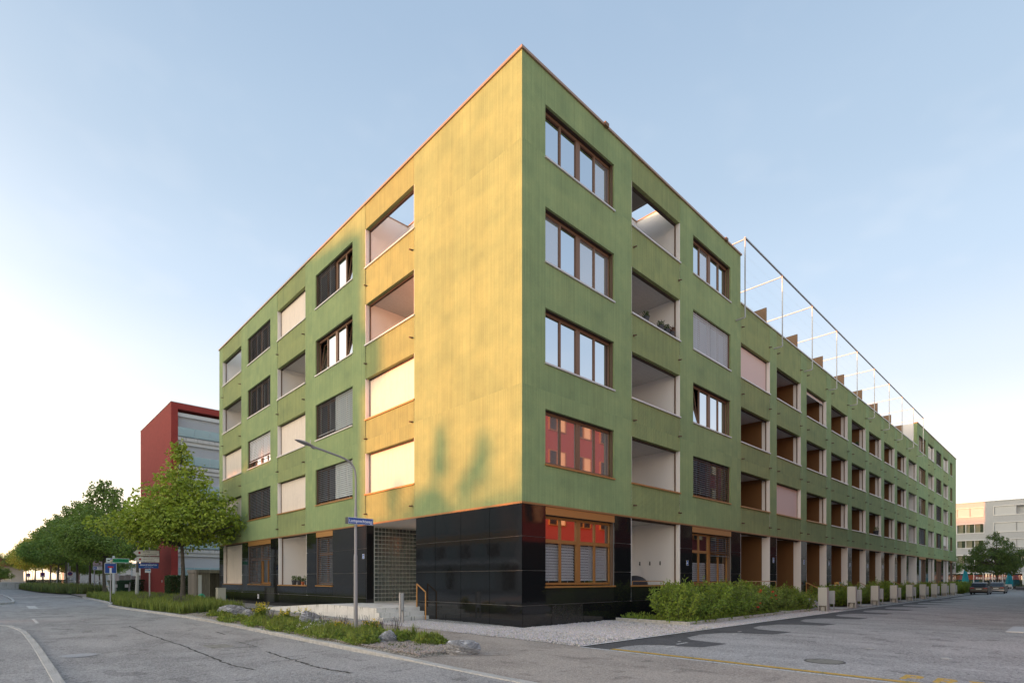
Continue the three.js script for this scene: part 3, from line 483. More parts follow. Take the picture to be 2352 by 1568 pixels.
{ // roof decks leave the open terraces free
  const rf = []; const strip = (F, a, b, d0, d1, y) => rf.push(F.b(a, b, y - .2, y, d0, d1));
  strip(FL, 0.35, 6.2, .32, 2.5, TOP - .05); strip(FL, 10.34, 27.44, .32, 2.5, TOP - .05); strip(FL, 31.76, LEND - .3, .32, 2.5, TOP - .05); strip(FL, .35, LEND - .3, 2.5, 9, TOP - .06);
  strip(FR, 2.6, 6.18, .34, 2.5, TOP - .052); strip(FR, 10.16, S1 - .26, .32, 2.5, TOP - .052); strip(FR, 9.02, S1 - .26, 2.5, 8.2, TOP - .062);
  strip(FR, S1 + .01, S2 - .01, .32, 8.2, LOW - .25); strip(FR, S2 + .26, 67.5, .32, 2.5, TOP - .05); strip(FR, 71.5, 77.7, .32, 2.5, TOP - .05); strip(FR, 81.6, REND - .3, .32, 2.5, TOP - .05); strip(FR, S2 + .26, REND - .3, 2.5, 8.2, TOP - .06);
  mesh('roof', rf, M.roof, house);
  mesh('penthouse', bx(S1 + .02, S2 - .02, LOW - .2, 19.25, -8.2, -2.9), M.white, house);
}
// terrace dividers and galvanised frame over the terraces
for (let k = 0; k < 8; k++) mesh('terrace_divider', bx(20.86 + 5.1 * k, 20.94 + 5.1 * k, LOW - .2, 17.76, -2.88, -.40), std([.30, .19, .11]), house);
{
  const fr = grp('terrace_frame', house);
  for (let k = 0; k < 10; k++) {
    const x = 15.85 + 5.1 * k; mesh('post', bx(x - .026, x + .026, 15.2, 19.30, .46, .512), M.steel, fr);
    mesh('bracket', bx(x - .03, x + .03, 15.16, 15.24, .0, .449), M.steel, fr);
    if (k > 0 || true) mesh('beam', bx(x - .022, x + .022, 19.24, 19.295, k === 0 ? -.35 : -3.0, .449), M.steel, fr);
    if (k < 9) { const w = []; for (let j = 1; j < 6; j++) w.push(cyl([x + .04, 19.26, .45 - j * .55], [x + 5.06, 19.26, .45 - j * .55], .002, .002, 4)); mesh('wire', w[0], M.steel, fr); for (let j = 1; j < w.length; j++) mesh('wire', w[j], M.steel, fr); }
  }
  mesh('rail', bx(15.80, 15.85 + 5.1 * 9 + .05, 19.301, 19.36, .445, .525), M.steel, fr);
}
// small overflow pipes on the roof edge
for (const u of [4.35, 14.5]) mesh('overflow_pipe', bx(u, u + .22, TOP - .02, TOP + .12, .04, .12), M.bronze, house);
// ------------------------------------------------------------------ entrance steps, terraces, handrails
{
  const st = thing('entrance_steps', 'pale concrete steps and ramp in front of the glass block entrance', 'steps', [0, 0, 0]);
  mesh('landing', bx(-1.95, -.002, -.1, .5, -10.6, -5.85), M.concreteLight, st);
  [[5.85, 5.53, .335], [5.53, 5.21, .17]].forEach(([a, b, y]) => mesh('step', bx(-2.0 - (y < .2 ? .05 : .025), -.002, -.1, y, -a + .001, -b), M.concreteLight, st));
  // ramp falling away to the left with a low cheek
  const rg = new THREE.BufferGeometry(), x0 = -1.95, x1 = -.002, zA = -10.6, zB = -19.2, yA = .5, yB = .015;
  const q = [[x0, yA, zA], [x1, yA, zA], [x1, yB, zB], [x0, yB, zB], [x0, -.1, zA], [x0, -.1, zB]], pos = [], uv = [];
  const quad = (a, b, c, d) => { for (const k of [a, b, c, a, c, d]) { pos.push(...q[k]); uv.push(-q[k][2], q[k][1] + q[k][0]); } }; quad(0, 1, 2, 3); quad(4, 0, 3, 5);
  rg.setAttribute('position', new THREE.Float32BufferAttribute(pos, 3)); rg.setAttribute('uv', new THREE.Float32BufferAttribute(uv, 2)); rg.computeVertexNormals(); mesh('ramp', rg, M.concreteLight, st);
}
function handrail(label, pts, r = .022, group) { // pts: posts [foot, top] pairs in order; a flat brass bar
  const g = thing('handrail', label, 'handrail', [0, 0, 0], 0, group);
  pts.forEach(([f, t]) => mesh('post', cyl(f, t, r, r, 8), M.brass, g));
  for (let i = 0; i < pts.length - 1; i++) mesh('bar', cyl(pts[i][1], pts[i + 1][1], r, r, 8), M.brass, g);
  return g;
}
handrail('brass handrail beside the entrance steps at the black corner', [[[-.25, .5, -5.68], [-.25, 1.42, -5.68]], [[-.25, 0, -5.08], [-.25, 1.10, -5.08]]], .026);
// raised terraces and little stairs in front of the ground-floor flats on the right
for (let k = 0; k < 9; k++) {
  const x = 20.1 + 5.0 * k, ord = ['first', 'second', 'third', 'fourth', 'fifth', 'sixth', 'seventh', 'eighth', 'ninth'][k];
  const t = thing('garden_stairs', `concrete garden stairs, ${ord} from the corner along the right facade`, 'stairs', [x, 0, 0], 0, 'stairs along the right facade');
  mesh('landing', bx(-.2, 1.5, -.05, .5, .06, 2.1), M.concrete, t); mesh('step', bx(-.2, 1.5, -.05, .335, 2.1, 2.42), M.concrete, t); mesh('step', bx(-.2, 1.5, -.05, .17, 2.42, 2.75), M.concrete, t); mesh('step', bx(-.25, 1.6, -.05, .05, 2.75, 3.9), M.concrete, t);
  handrail(`sloping brass handrail on the ${ord} garden stairs from the corner`, [[[x, .5, 2.05], [x, 1.42, 2.05]], [[x, .05, 3.0], [x, .95, 3.0]]], .02, 'handrails along the right facade');
}
handrail('level brass railing in front of the first brown ground-floor recess', [[[16.5, .5, .25], [16.5, 1.48, .25]], [[20.6, .5, .25], [20.6, 1.48, .25]]], .022);
handrail('short brass guard rail above the sill of the white ground-floor recess', [[[6.6, 1.36, -.2], [6.6, 1.52, -.2]], [[9.0, 1.36, -.2], [9.0, 1.52, -.2]]], .016);
tag(mesh('terrace_paving', bx(16.45, 20.0, -.05, .5, .06, 1.3), M.concrete, scene), 'concrete terrace behind the shrubs at the first brown recess', 'terrace');

// ------------------------------------------------------------------ red block on the left
{
  const b = thing('red_block', 'dark red rendered block with glass balconies behind the street tree', 'building', [1.2, 0, -53.5]);
  const red = std(0xffffff, { roughness: .9, map: colorTex(512, 512, [8, 8], (u, v) => { const k = (.9 + .15 * N(u * 64, v * 64) + .12 * (N2(u * 12, v * 24) - .5)); return [.30 * k, .042 * k, .034 * k]; }) });
  const grey = std([.46, .48, .50]), H = 20.3;
  mesh('wall', bx(0, .62, -.2, H - .06, -16.2, -.01), red, b); mesh('wall', bx(.62, 8.5, 19.62, H - .06, -16.2, 0), red, b); mesh('wall', bx(.62, 8.5, -.2, 19.62, -16.2, -2.0), grey, b); mesh('wall', bx(8.5, 9.0, -.2, H - .06, -16.2, -.01), red, b);
  mesh('roof_edge', bx(-.05, 9.05, H - .06, H, -16.25, .04), M.sill, b);
  const glass = phys([.55, .70, .72], { transmission: .55, thickness: 0, roughness: .25, ior: 1.5 });
  for (let k = 0; k < 6; k++) {
    const y = 16.35 - k * 2.98; if (y < 1) break;
    mesh('balcony_slab', bx(.62, 8.5, y, y + .36, -2.0, -.05), M.concrete, b);
    const bal = grp('balcony', b); for (let i = 0; i < 5; i++) mesh('glass_panel', bx(.66 + i * 1.52, .66 + i * 1.52 + 1.49, y + .45, y + 1.40, -.02, .0), glass, bal);
    for (let i = 0; i <= 5; i++) mesh('post', bx(.62 + i * 1.52, .65 + i * 1.52, y + .1, y + 1.42, -.06, -.03), M.steel, bal);
    slats({ b: (u0, u1, a, c, d0, d1) => bx(u0, u1, a, c, -d1, -d0), p: (u, yy, d) => [u, yy, -d] }, .75, 5.0, y + .5, y + 2.58, .55, M.slatLight, b, 1.0, 'slat_blind');
    slats({ b: (u0, u1, a, c, d0, d1) => bx(u0, u1, a, c, -d1, -d0), p: (u, yy, d) => [u, yy, -d] }, 5.15, 8.3, y + .5, y + 2.58, .55, M.slatDark, b, .6, 'slat_blind');
    mesh('mullion', bx(5.02, 5.13, y + .36, y + 2.6, -.6, -.5), std([.7, .7, .7]), b); mesh('ceiling_edge', bx(.62, 8.5, y + 2.6, y + 2.98, -2.0, -.3), std([.60, .62, .63]), b);
  }
  mesh('garage_door', bx(1.8, 4.6, 0, 1.9, -1.98, -1.9), M.slatLight, b);
  mesh('wall_lamp', bx(-.03, 0, 1.25, 1.5, -4.3, -4.1), std([.7, .7, .68]), b);
}
// ------------------------------------------------------------------ pale building with the restaurant on the right
{
  const b = thing('restaurant_building', 'pale grey apartment building with restaurant glazing at street level', 'building', [105, 0, 0]);
  const wall = std(0xffffff, { roughness: .9, map: colorTex(256, 256, [6, 6], (u, v) => { const k = .95 + .07 * N(u * 64, v * 64); return [.50 * k, .52 * k, .53 * k]; }) }), trim = std([.74, .74, .72]), panel = std([.58, .60, .60]);
  const Z0 = -22, Z1 = 14, H = 14.2;                       // faces -x
  const ROW = [[11.9, 13.4], [9.2, 10.75], [6.75, 8.05], [4.2, 5.6]];
  const wb = (z0, z1, y0, y1, d0 = 0, d1 = .35) => bx(d0, d1, y0, y1, z0, z1);
  mesh('wall', [wb(Z0, Z1, 13.45, H)], wall, b); mesh('wall', bx(.6, 12, 0, H, Z0, Z1), wall, b);
  mesh('roof_edge', bx(-.08, 12, H, H + .12, Z0 - .05, Z1 + .05), panel, b);
  [[10.8, 11.85], [8.1, 9.15], [5.65, 6.7], [2.75, 4.15]].forEach(([a, c]) => mesh('wall', wb(Z0, Z1, a, c), wall, b));
  ROW.forEach(([y0, y1], r) => {
    const nextTop = r === 0 ? 13.45 : [0, 10.8, 8.1, 5.65][r];
    mesh('wall', wb(1.5, 2.6, [11.85, 9.15, 6.7, 4.15][r], nextTop), wall, b);
    for (const [za, zb, kind] of [[-21.5, -2.2, 0], [-2.1, 1.5, r === 0 ? 1 : 2], [2.6, 13.6, r === 3 ? 3 : 1]]) {
      const w = grp('window_band', b), lo = [11.85, 9.15, 6.7, 4.15][r];
      mesh('surround', [wb(za, zb, lo, lo + .12, -.06, .3), wb(za, zb, nextTop - .12, nextTop, -.06, .3), wb(zb - .1, zb, lo + .12, nextTop - .12, -.06, .3), wb(za, za + .1, lo + .12, nextTop - .12, -.06, .3)], trim, w);
      if (kind === 1) { const n = Math.max(2, Math.round((zb - za) / 2.7)); for (let i = 0; i < n; i++) if (!(r === 0 && zb > 9 && i === 1)) mesh('shutter', wb(lerp(za + .1, zb - .1, i / n) + .04, lerp(za + .1, zb - .1, (i + 1) / n) - .04, lo + .13, nextTop - .13, .05, .10), panel, w); }
      else { const n = Math.max(3, Math.round((zb - za) / 1.1)); for (let i = 0; i < n; i++) { const a = lerp(za + .1, zb - .1, i / n), c = lerp(za + .1, zb - .1, (i + 1) / n); mesh('pane', wb(a + .05, c - .05, lo + .13, nextTop - .13, .18, .185), M.pane, w); mesh('mullion', wb(a - .04, a + .05, lo + .13, nextTop - .13, .12, .2), trim, w); mesh('curtain', wb(a + .05, lerp(a, c, .45 + .4 * ((i * 7 + r * 3) % 5) / 5), lo + .13, nextTop - .13, .35, .37), std([.45, .40, .30]), w); } mesh('room', wb(za, zb, lo, nextTop, .55, .59), M.dark, w); }
    }
  });
  // street level: white portal, glass front, red valance behind, lettering
  mesh('portal', [wb(-2.6, -2.2, 0, 2.75, -.1, .3), wb(6.05, 6.4, 0, 2.72, -.1, .3), wb(-2.2, 6.05, 2.52, 2.72, -.1, .3)], trim, b);
  mesh('base_wall', [wb(6.4, Z1, 0, 2.75), wb(Z0, -2.6, 0, 2.75)], wall, b);
  for (let i = 0; i < 7; i++) { const a = -2.2 + i * 1.18, c = a + 1.18; mesh('pane', wb(a + .04, c - .04, .1, 2.5, .12, .125), M.pane, b); mesh('mullion', wb(a - .035, a + .04, .1, 2.5, .08, .16), trim, b); }
  mesh('valance', wb(-2.2, 6.05, 1.55, 2.3, .42, .45), std([.50, .055, .022]), b); mesh('room', wb(-2.2, 6.05, 0, 2.6, .54, .58), M.dark, b);
  const sign = grp('lettering', b); let zc = .42;
  [['R', 1], ['e', 1], ['s', 1], ['t', 1], ['a', 1], ['u', 1], ['r', 1], ['a', 1], ['n', 1], ['t', 1], [' ', 1], ['N', 0], ['O', 0], ['R', 0], ['D', 0]].forEach(([ch, bold]) => { if (ch === ' ') { zc += .12; return; } const g = textGeo(ch, .37, .03, bold ? fontBold : fontReg); g.scale(.86, 1, 1); g.computeBoundingBox(); const wd = g.boundingBox.max.x; g.rotateY(-Math.PI / 2); const m = mesh('letter', g, std([.78, .76, .72]), sign); m.position.set(.06, 1.62, zc); zc += wd + .05; });
}
// ------------------------------------------------------------------ buildings outside the view that light, shade and mirror the scene
{ // red sibling across the right-hand street
  const b = thing('red_apartment_house', 'red apartment house with black base mirrored in the corner windows', 'building', [9.5, 0, 13.6]);
  mesh('wall', bx(0, 50, 4.2, 14.3, .02, 11), std([.26, .048, .044], { roughness: .85 }), b); mesh('base_wall', bx(0, 50, 0, 4.2, 0, 11), std([.018, .018, .02], { roughness: .3 }), b); mesh('roof_edge', bx(-.05, 50.05, 14.3, 14.45, -.04, 11), M.coping, b);
  for (let i = 0; i < 16; i++) for (let r = 0; r < 3; r++) { const x = 1.2 + i * 3.02, y = 5.6 + r * 3.45, w = grp('window', b); mesh('room', bx(x, x + 1.7, y, y + 1.9, -.03, .02), M.dark, w); mesh('frame', [bx(x - .06, x, y - .06, y + 1.96, -.08, .02), bx(x + 1.7, x + 1.76, y - .06, y + 1.96, -.08, .02), bx(x, x + 1.7, y + 1.9, y + 1.96, -.08, .02), bx(x, x + 1.7, y - .06, y, -.08, .02), bx(x + .8, x + .9, y, y + 1.9, -.08, .02)], M.brassFrame, w); if ((i * 5 + r * 3) % 4 < 3) mesh('curtain', bx(x + .95, x + 1.66, y, y + 1.9, -.06, -.035), std([.74, .62, .42]), w); }
}
{ // glazed office across the left road
  const b = thing('glazed_building', 'glazed office across the left road mirrored in the black slabs', 'building', [-34, 0, -64]);
  const L = 29, wallM = std([.40, .42, .43]), tealM = std([.20, .29, .31], { roughness: .25 }), paleM = std([.46, .55, .58], { roughness: .4 }), warm = std([.50, .34, .19]), white = std([.72, .72, .70]);
  mesh('wall', bx(-4, -.1, 0, 12, 0, L), wallM, b); mesh('canopy', bx(-.1, 1.6, 3.5, 3.85, -.3, L + .3), white, b); mesh('band', bx(-.1, .02, 6.4, 7.6, 0, L), warm, b); mesh('cornice', bx(-4, .3, 12, 12.3, -.2, L + .2), white, b);
  for (let i = 0; i < 10; i++) { const z = .4 + i * 2.86; mesh('shopfront', bx(-.1, -.02, .3, 3.2, z, z + (i % 3 === 2 ? 1.2 : 2.5)), i % 4 === 1 ? M.dark : paleM, b); mesh('window', bx(-.1, -.03, 4.4, 6.2, z, z + 2.3), i % 2 ? tealM : M.dark, b); mesh('window', bx(-.1, -.03, 8.0, 11.4, z, z + 2.6), tealM, b); }
}
{ // tall block towards the sun: its shadow covers the left of the facade
  const b = thing('tall_block', 'tall block across the road whose shadow falls on the left facade', 'building', [0, 0, 0]);
  const hx = -Math.cos(SUN_AZ), hz = -Math.sin(SUN_AZ), px = Math.sin(SUN_AZ), pz = -Math.cos(SUN_AZ), D = 80;
  b.position.set(hx * D, 0, hz * D); b.rotation.y = Math.atan2(-pz, px);    // local x runs along the row, local z away from the sun
  const prof = [[9.1, 0], [9.1, 17.2], [7.7, 17.7], [7.7, 19.3], [9.1, 19.9], [9.1, 24.2], [9.6, 24.6], [13.6, 25.2], [15.6, 25.95], [98, 25.95], [98, 0]];
  const shp = new THREE.Shape(prof.map(p => new THREE.Vector2(...p)));
  shp.holes.push(new THREE.Path([[19.3, 14.3], [27.0, 14.3], [27.0, 15.3], [23.2, 15.3], [23.2, 16.1], [19.3, 16.1]].map(p => new THREE.Vector2(...p))));   // slot added to let a patch of sun reach the left facade
  for (let i = 0; i < 6; i++) mesh('streak_fin', bx(19.9 + i * 1.25, 20.45 + i * 1.25, 14.3, i < 3 ? 16.1 : 15.3, -3, -2.4), M.concrete, b);  // fins added in the slot to split its sunlight into upright streaks
  const g = new THREE.ExtrudeGeometry(shp, { depth: 5, bevelEnabled: false }); g.translate(0, 0, -5); mesh('wall', g, std([.42, .40, .37]), b);
  for (let i = 0; i < 18; i++) for (let r = 0; r < 6; r++) mesh('window', bx(10 + i * 3.7, 12 + i * 3.7, 2 + r * 3.3, 3.7 + r * 3.3, .0, .05), std([.34, .34, .33]), b);
}
{ // pale neighbour beyond the red one
  const b = thing('pale_house', 'pale house farther down the street mirrored in the far black piers', 'building', [78, 0, 14.6]); mesh('wall', bx(0, 45, 0, 8.4, 0, 11), std([.50, .51, .51]), b); mesh('roof_edge', bx(-.1, 45, 8.4, 8.6, -.1, 11), M.sill, b);
  for (let i = 0; i < 12; i++) for (let r = 0; r < 2; r++) mesh('window', bx(1.2 + i * 3.5, 3.4 + i * 3.5, 1.2 + r * 3.4, 3.1 + r * 3.4, -.04, -.002), M.glassSky2, b); }
// low things in the left background
{ const w = thing('boundary_wall', 'low beige wall closing the end of the left road', 'wall', [-40, 0, -112]); mesh('wall', bx(0, 30.5, -.1, .95, 0, .4), M.concrete, w); mesh('cap', bx(-.05, 34, .951, 1.12, -.06, .46), std([.55, .55, .54]), w); mesh('wall', bx(30.5, 33.6, -.1, .95, .1, .35), M.concrete, w); }
{ const h = thing('small_house', 'small house with red roof far off at the left edge', 'building', [-10.2, 0, -150]);
  mesh('wall', bx(-9, 3, 0, 4.6, -8, 0), std([.55, .50, .44]), h);
  const g = new THREE.ExtrudeGeometry(new THREE.Shape([[-9.6, 4.4], [3.6, 4.4], [-3, 7.2]].map(p => new THREE.Vector2(...p))), { depth: 9.4, bevelEnabled: false }); g.translate(0, 0, -8.6); mesh('roof', g, std([.28, .10, .07]), h);
  for (const x of [-7.4, -4, -.6]) mesh('window', bx(x, x + 1.5, 1.4, 3.2, .0, .06), M.glassSky2, h); }
{ const s = thing('concrete_shelter', 'weathered board-marked concrete shelter beside the left end of the green house', 'shelter', [0, 0, 0]);
  mesh('side_wall', bx(-.73, .22, -.1, 2.1, -38.4, -35.8), M.boarded, s); mesh('roof', bx(-.78, 4.5, 2.1, 2.36, -38.5, -35.7), M.boarded, s); mesh('back_wall', bx(.22, 4.5, -.1, 2.1, -38.4, -38.1), M.boarded, s); mesh('door', bx(-.62, -.38, 0, 1.95, -35.8, -35.77), std([.62, .63, .64]), s); }
{ const f = thing('white_railing', 'white metal railing with tall posts behind the street trees', 'fence', [0, 0, 0]);
  const A = [-5.2, -108], B = [2.6, -84]; const n = 15; for (let i = 0; i <= n; i++) { const x = lerp(A[0], B[0], i / n), z = lerp(A[1], B[1], i / n), h = i % 2 ? 1.4 : 2.5; mesh('post', cyl([x, 0, z], [x, h, z], .07, .07, 8), std([.72, .72, .70]), f); }
  for (const y of [.35, 1.35]) mesh('rail', cyl([A[0], y, A[1]], [B[0], y, B[1]], .05, .05, 6), std([.72, .72, .70]), f); }
{ const b = thing('far_hall', 'pale glazed hall far behind the white railing', 'building', [0, 0, -150]); mesh('wall', bx(0, 40, 0, 5.2, -10, 0), std([.42, .46, .48]), b); mesh('roof', bx(-.4, 40.4, 5.2, 5.6, -10.4, .4), std([.5, .5, .5]), b); for (let i = 0; i < 16; i++) mesh('pane', bx(.4 + i * 2.5, 2.6 + i * 2.5, .6, 4.4, .0, .06), M.glassSky2, b); }
{ const b = thing('panel_fence', 'pale grey panel fence behind the green container', 'fence', [-1.6, 0, -70]); for (let i = 0; i < 7; i++) mesh('panel', bx(i * .62, i * .62 + .58, .1, 2.0 + .08 * (i % 3), 0, .05), std([.50, .52, .54]), b); mesh('rail', bx(-.05, 4.4, 1.0, 1.08, -.06, -.01), M.steel, b); }
{ const c = thing('waste_container', 'dark green waste container with stickers behind the meadow strip', 'container', [-3.2, 0, -60.6]); mesh('body', new THREE.CylinderGeometry(1.02, .86, 1.15, 4, 1).rotateY(Math.PI / 4).scale(1.25, 1, .62).translate(.9, .72, 0), std([.012, .06, .032], { roughness: .4 }), c); mesh('lid', bx(-.1, 1.95, 1.30, 1.50, -.55, .55), std([.015, .075, .04], { roughness: .35 }), c); for (const x of [.35, 1.35]) mesh('sticker', bx(x, x + .32, .7, 1.05, .545, .565), std([.66, .70, .74]), c); for (const x of [.1, 1.7]) mesh('wheel', cyl([x, .12, .35], [x, .12, .45], .12, .12, 14), M.dark, c); }
{ const g = thing('utility_cabinet', 'beige utility cabinet at the left foot of the green house', 'cabinet', [-1.55, 0, -26.6]); mesh('body', new RoundedBoxGeometry(.5, .95, .42, 2, .015).translate(0, .52, 0), std([.52, .51, .42], { roughness: .5 }), g); mesh('plinth', bx(-.26, .26, -.05, .06, -.22, .22), M.concrete, g); mesh('lid', new RoundedBoxGeometry(.54, .05, .46, 2, .015).translate(0, 1.015, 0), std([.52, .51, .42], { roughness: .5 }), g); }
{ const ball = new THREE.IcosahedronGeometry(.27, 3), p = ball.attributes.position; for (let i = 0; i < p.count; i++) { const k = 1 + .12 * (N(p.getX(i) * 9 + 50, p.getY(i) * 9 + p.getZ(i) * 7 + 50) - .5); p.setXYZ(i, p.getX(i) * k, p.getY(i) * k * .95, p.getZ(i) * k); } ball.computeVertexNormals(); ball.translate(-.76, .25, -34.3); tag(mesh('garbage_bag', ball, std([.012, .33, .17], { roughness: .35 }), scene), 'bright green rubbish bag in front of the concrete shelter', 'bag'); }
// ------------------------------------------------------------------ vegetation
class Leaves {
  constructor() { this.p = []; this.c = []; this.n = []; }
  tri(a, b, c, col, nn) { this.p.push(...a, ...b, ...c); for (let i = 0; i < 3; i++) { this.c.push(...col); this.n.push(...nn); } }
  // leaf: a folded rhomb lying along dir with blade normal nn
  leaf(o, dir, side, len, wid, col) {
    const nx = dir[1] * side[2] - dir[2] * side[1], ny = dir[2] * side[0] - dir[0] * side[2], nz = dir[0] * side[1] - dir[1] * side[0], k = .45, f = wid * .28;
    const tip = [o[0] + dir[0] * len, o[1] + dir[1] * len, o[2] + dir[2] * len], m = [o[0] + dir[0] * len * k, o[1] + dir[1] * len * k, o[2] + dir[2] * len * k];
    const L = [m[0] + side[0] * wid + nx * f, m[1] + side[1] * wid + ny * f, m[2] + side[2] * wid + nz * f], R = [m[0] - side[0] * wid + nx * f, m[1] - side[1] * wid + ny * f, m[2] - side[2] * wid + nz * f];
    const s = ny < 0 ? -1 : 1, nl = [nx * s, ny * s, nz * s]; this.tri(o, tip, L, col, nl); this.tri(o, R, tip, col, nl);
  }
  geo() { const g = new THREE.BufferGeometry(); g.setAttribute('position', new THREE.Float32BufferAttribute(this.p, 3)); g.computeVertexNormals(); g.setAttribute('color', new THREE.Float32BufferAttribute(this.c, 3)); g.setAttribute('uv', new THREE.Float32BufferAttribute(new Float32Array(this.p.length / 3 * 2), 2)); return g; }
}
function unit(r, up = 0) { const z = r() * 2 - 1, a = r() * 6.2832, s = Math.sqrt(1 - z * z); const v = [s * Math.cos(a), z + up, s * Math.sin(a)], l = Math.hypot(...v); return v.map(q => q / l); }
function sideOf(d, r) { const t = unit(r); let s = [d[1] * t[2] - d[2] * t[1], d[2] * t[0] - d[0] * t[2], d[0] * t[1] - d[1] * t[0]], l = Math.hypot(...s) || 1; return s.map(q => q / l); }
function tint(base, r, spread = .35, yellow = .25) { const k = 1 - spread / 2 + spread * r(), y = yellow * r() * r(); return [base[0] * k * (1 + 1.2 * y), base[1] * k * (1 + .45 * y), base[2] * k]; }
function treeGeo(seed, H, cb, R, nl, size, base, opt = {}) {
  const r = rng(seed), L = new Leaves(), wood = [], lean = [(r() - .5) * .5, (r() - .5) * .5];
  const prof = t => opt.oval ? Math.pow(Math.sin(Math.PI * Math.pow(clamp(t * .97 + .05, 0, 1), opt.oval)), .75) : t < .22 ? lerp(.62, 1, t / .22) : Math.pow(Math.max(0, 1 - (t - .22) / .78), opt.pow ?? .9);
  const axis = y => { const t = clamp(y / H, 0, 1); return [lean[0] * t * t + .06 * Math.sin(t * 9 + seed), y, lean[1] * t * t + .06 * Math.cos(t * 7)]; };
  for (let i = 0; i < 9; i++) { const a = i / 9 * H * .93, b = (i + 1) / 9 * H * .93, ra = lerp(opt.trunk ?? .15, .02, Math.pow(i / 9, .8)), rb = lerp(opt.trunk ?? .15, .02, Math.pow((i + 1) / 9, .8)); wood.push(cyl(axis(a), axis(b), i === 0 ? ra * 1.25 : ra, rb, 9, false)); }
  const clumps = []; let guard = 0;
  const nc = opt.clumps ?? 105;
  while (clumps.length < nc && guard++ < 9000) { const t = r(), p = prof(t); if (r() > p * p + .10) continue; const a = r() * 6.2832, rad = R * p * Math.sqrt(.12 + .95 * r()) * (1 + .22 * Math.sin(a * 2 + seed)), y = lerp(cb, H, t) , ax = axis(y); clumps.push([ax[0] + rad * Math.cos(a), y - .12 * rad + (r() - .5) * .3, ax[2] + rad * Math.sin(a), (.30 + .34 * r()) * (R / 3.6) * lerp(1.15, .6, t), t]); }
  for (let k = 0; k < 6; k++) { const y = H * (.9 + .095 * k / 5), ax = axis(y); clumps.push([ax[0] + (r() - .5) * .25, y, ax[2] + (r() - .5) * .25, .24 * R / 3.6, 1]); }
  for (const c of clumps) { const d = Math.hypot(c[0], c[2]), y0 = Math.max(cb * .85, c[1] - .35 * d - .3), s = axis(y0), mid = [lerp(s[0], c[0], .55), lerp(y0, c[1], .62), lerp(s[2], c[2], .55)]; wood.push(cyl(s, mid, .035 * R / 3.6, .022 * R / 3.6, 5, false), cyl(mid, c, .022 * R / 3.6, .008, 5, false)); }
  const tot = clumps.reduce((a, c) => a + c[3] * c[3], 0);
  for (const c of clumps) {
    const n = Math.round(nl * c[3] * c[3] / tot), ct = tint(base, r, .22, .15);
    for (let i = 0; i < n; i++) {
      const u = unit(r), q = c[3] * Math.pow(r(), .42) * 1.25, o = [c[0] + u[0] * q * 1.2, c[1] + u[1] * q * .85, c[2] + u[2] * q * 1.2];
      const out = [u[0] + .3 * (r() - .5), u[1] * .5 - .45 + .3 * (r() - .5), u[2] + .3 * (r() - .5)], l = Math.hypot(...out), dir = out.map(v => v / l);
      L.leaf(o, dir, sideOf(dir, r), size * (.7 + .6 * r()), size * (.34 + .18 * r()), tint(ct, r, .4, .3));
    }
  }
  return { wood: mergeGeometries(wood.map(noIndex)), crown: L.geo() };
}
const LIME = [.29, .405, .042], DEEP = [.155, .265, .045];
function tree(name, label, g, pos, turn, s, group) { const t = thing(name, label, 'tree', pos, turn, group); mesh('trunk', g.wood, M.bark, t); mesh('crown', g.crown, M.leaf, t); if (s) t.scale.set(...(s.length ? s : [s, s, s])); return t; }
tree('street_tree', 'bright green pyramid-shaped street tree in front of the red block', treeGeo(12, 10.8, 4.5, 3.75, 16000, .20, LIME, { trunk: .17, clumps: 190, pow: 1.25 }), [-3.1, 0, -29.6], .4);
const far = [treeGeo(21, 11, 4.3, 4.0, 17000, .19, DEEP, { trunk: .17, clumps: 170, pow: .8 }), treeGeo(22, 11, 4.2, 4.3, 17000, .19, [.165, .27, .042], { trunk: .17, clumps: 120, pow: .75 }), treeGeo(25, 12, 4.2, 3.2, 7000, .20, [.12, .2, .044], { trunk: .15, clumps: 90, pow: .6 })];
[['rounded dark green street tree, second from the red block', 1, -4.9, -50, .97, .9], ['slender loose-crowned tree standing above the second street tree', 2, -3.5, -56, .9, 1.2], ['dark green street tree behind the arrow signs', 0, -4.1, -68, .97, 2.2], ['broad street tree behind the round no-parking sign', 1, -4.2, -80, 1.08, 3.1], ['street tree, fifth along the left road', 0, -4.3, -92, 1.12, .3], ['street tree, sixth along the left road', 1, -4.4, -105, 1.12, 4.4], ['street tree, seventh along the left road', 0, -4.5, -119, 1.12, 5.0], ['street tree, eighth along the left road', 1, -4.9, -133, 1.1, 1.7], ['street tree, ninth along the left road', 0, -5.4, -148, 1.1, 2.8], ['last and smallest street tree at the end of the left row', 1, -6.2, -166, 1.05, .9]]
  .forEach(([label, v, x, z, s, a]) => tree('street_tree', label, far[v], [x, 0, z], a, s, 'street trees along the left road'));
tree('street_tree', 'dense dark green tree in front of the restaurant', treeGeo(41, 8.2, 2.7, 3.0, 16000, .17, [.100, .175, .036], { trunk: .13, clumps: 170, oval: .72 }), [90.5, 0, 4.2], 1.2);
tree('background_tree', 'small yellowing tree at the far left edge', far[0], [-11.2, 0, -120], .5, .42);
tree('background_tree', 'dark tree behind the small far house', far[1], [-11.5, 0, -176], 1.5, .8);
tree('background_tree', 'tree behind the panel fence near the red block', far[2], [-.6, 0, -78], .2, .72);
tree('background_tree', 'leafy tree behind the white railing', far[1], [1.0, 0, -104], 2.2, .7);
tree('background_tree', 'leafy tree beside the far glazed hall', far[0], [-1.6, 0, -124], 2.9, .75);
tree('background_tree', 'tree half hidden by the far end of the green house', far[0], [95.5, 0, -2.4], 2.9, .62);
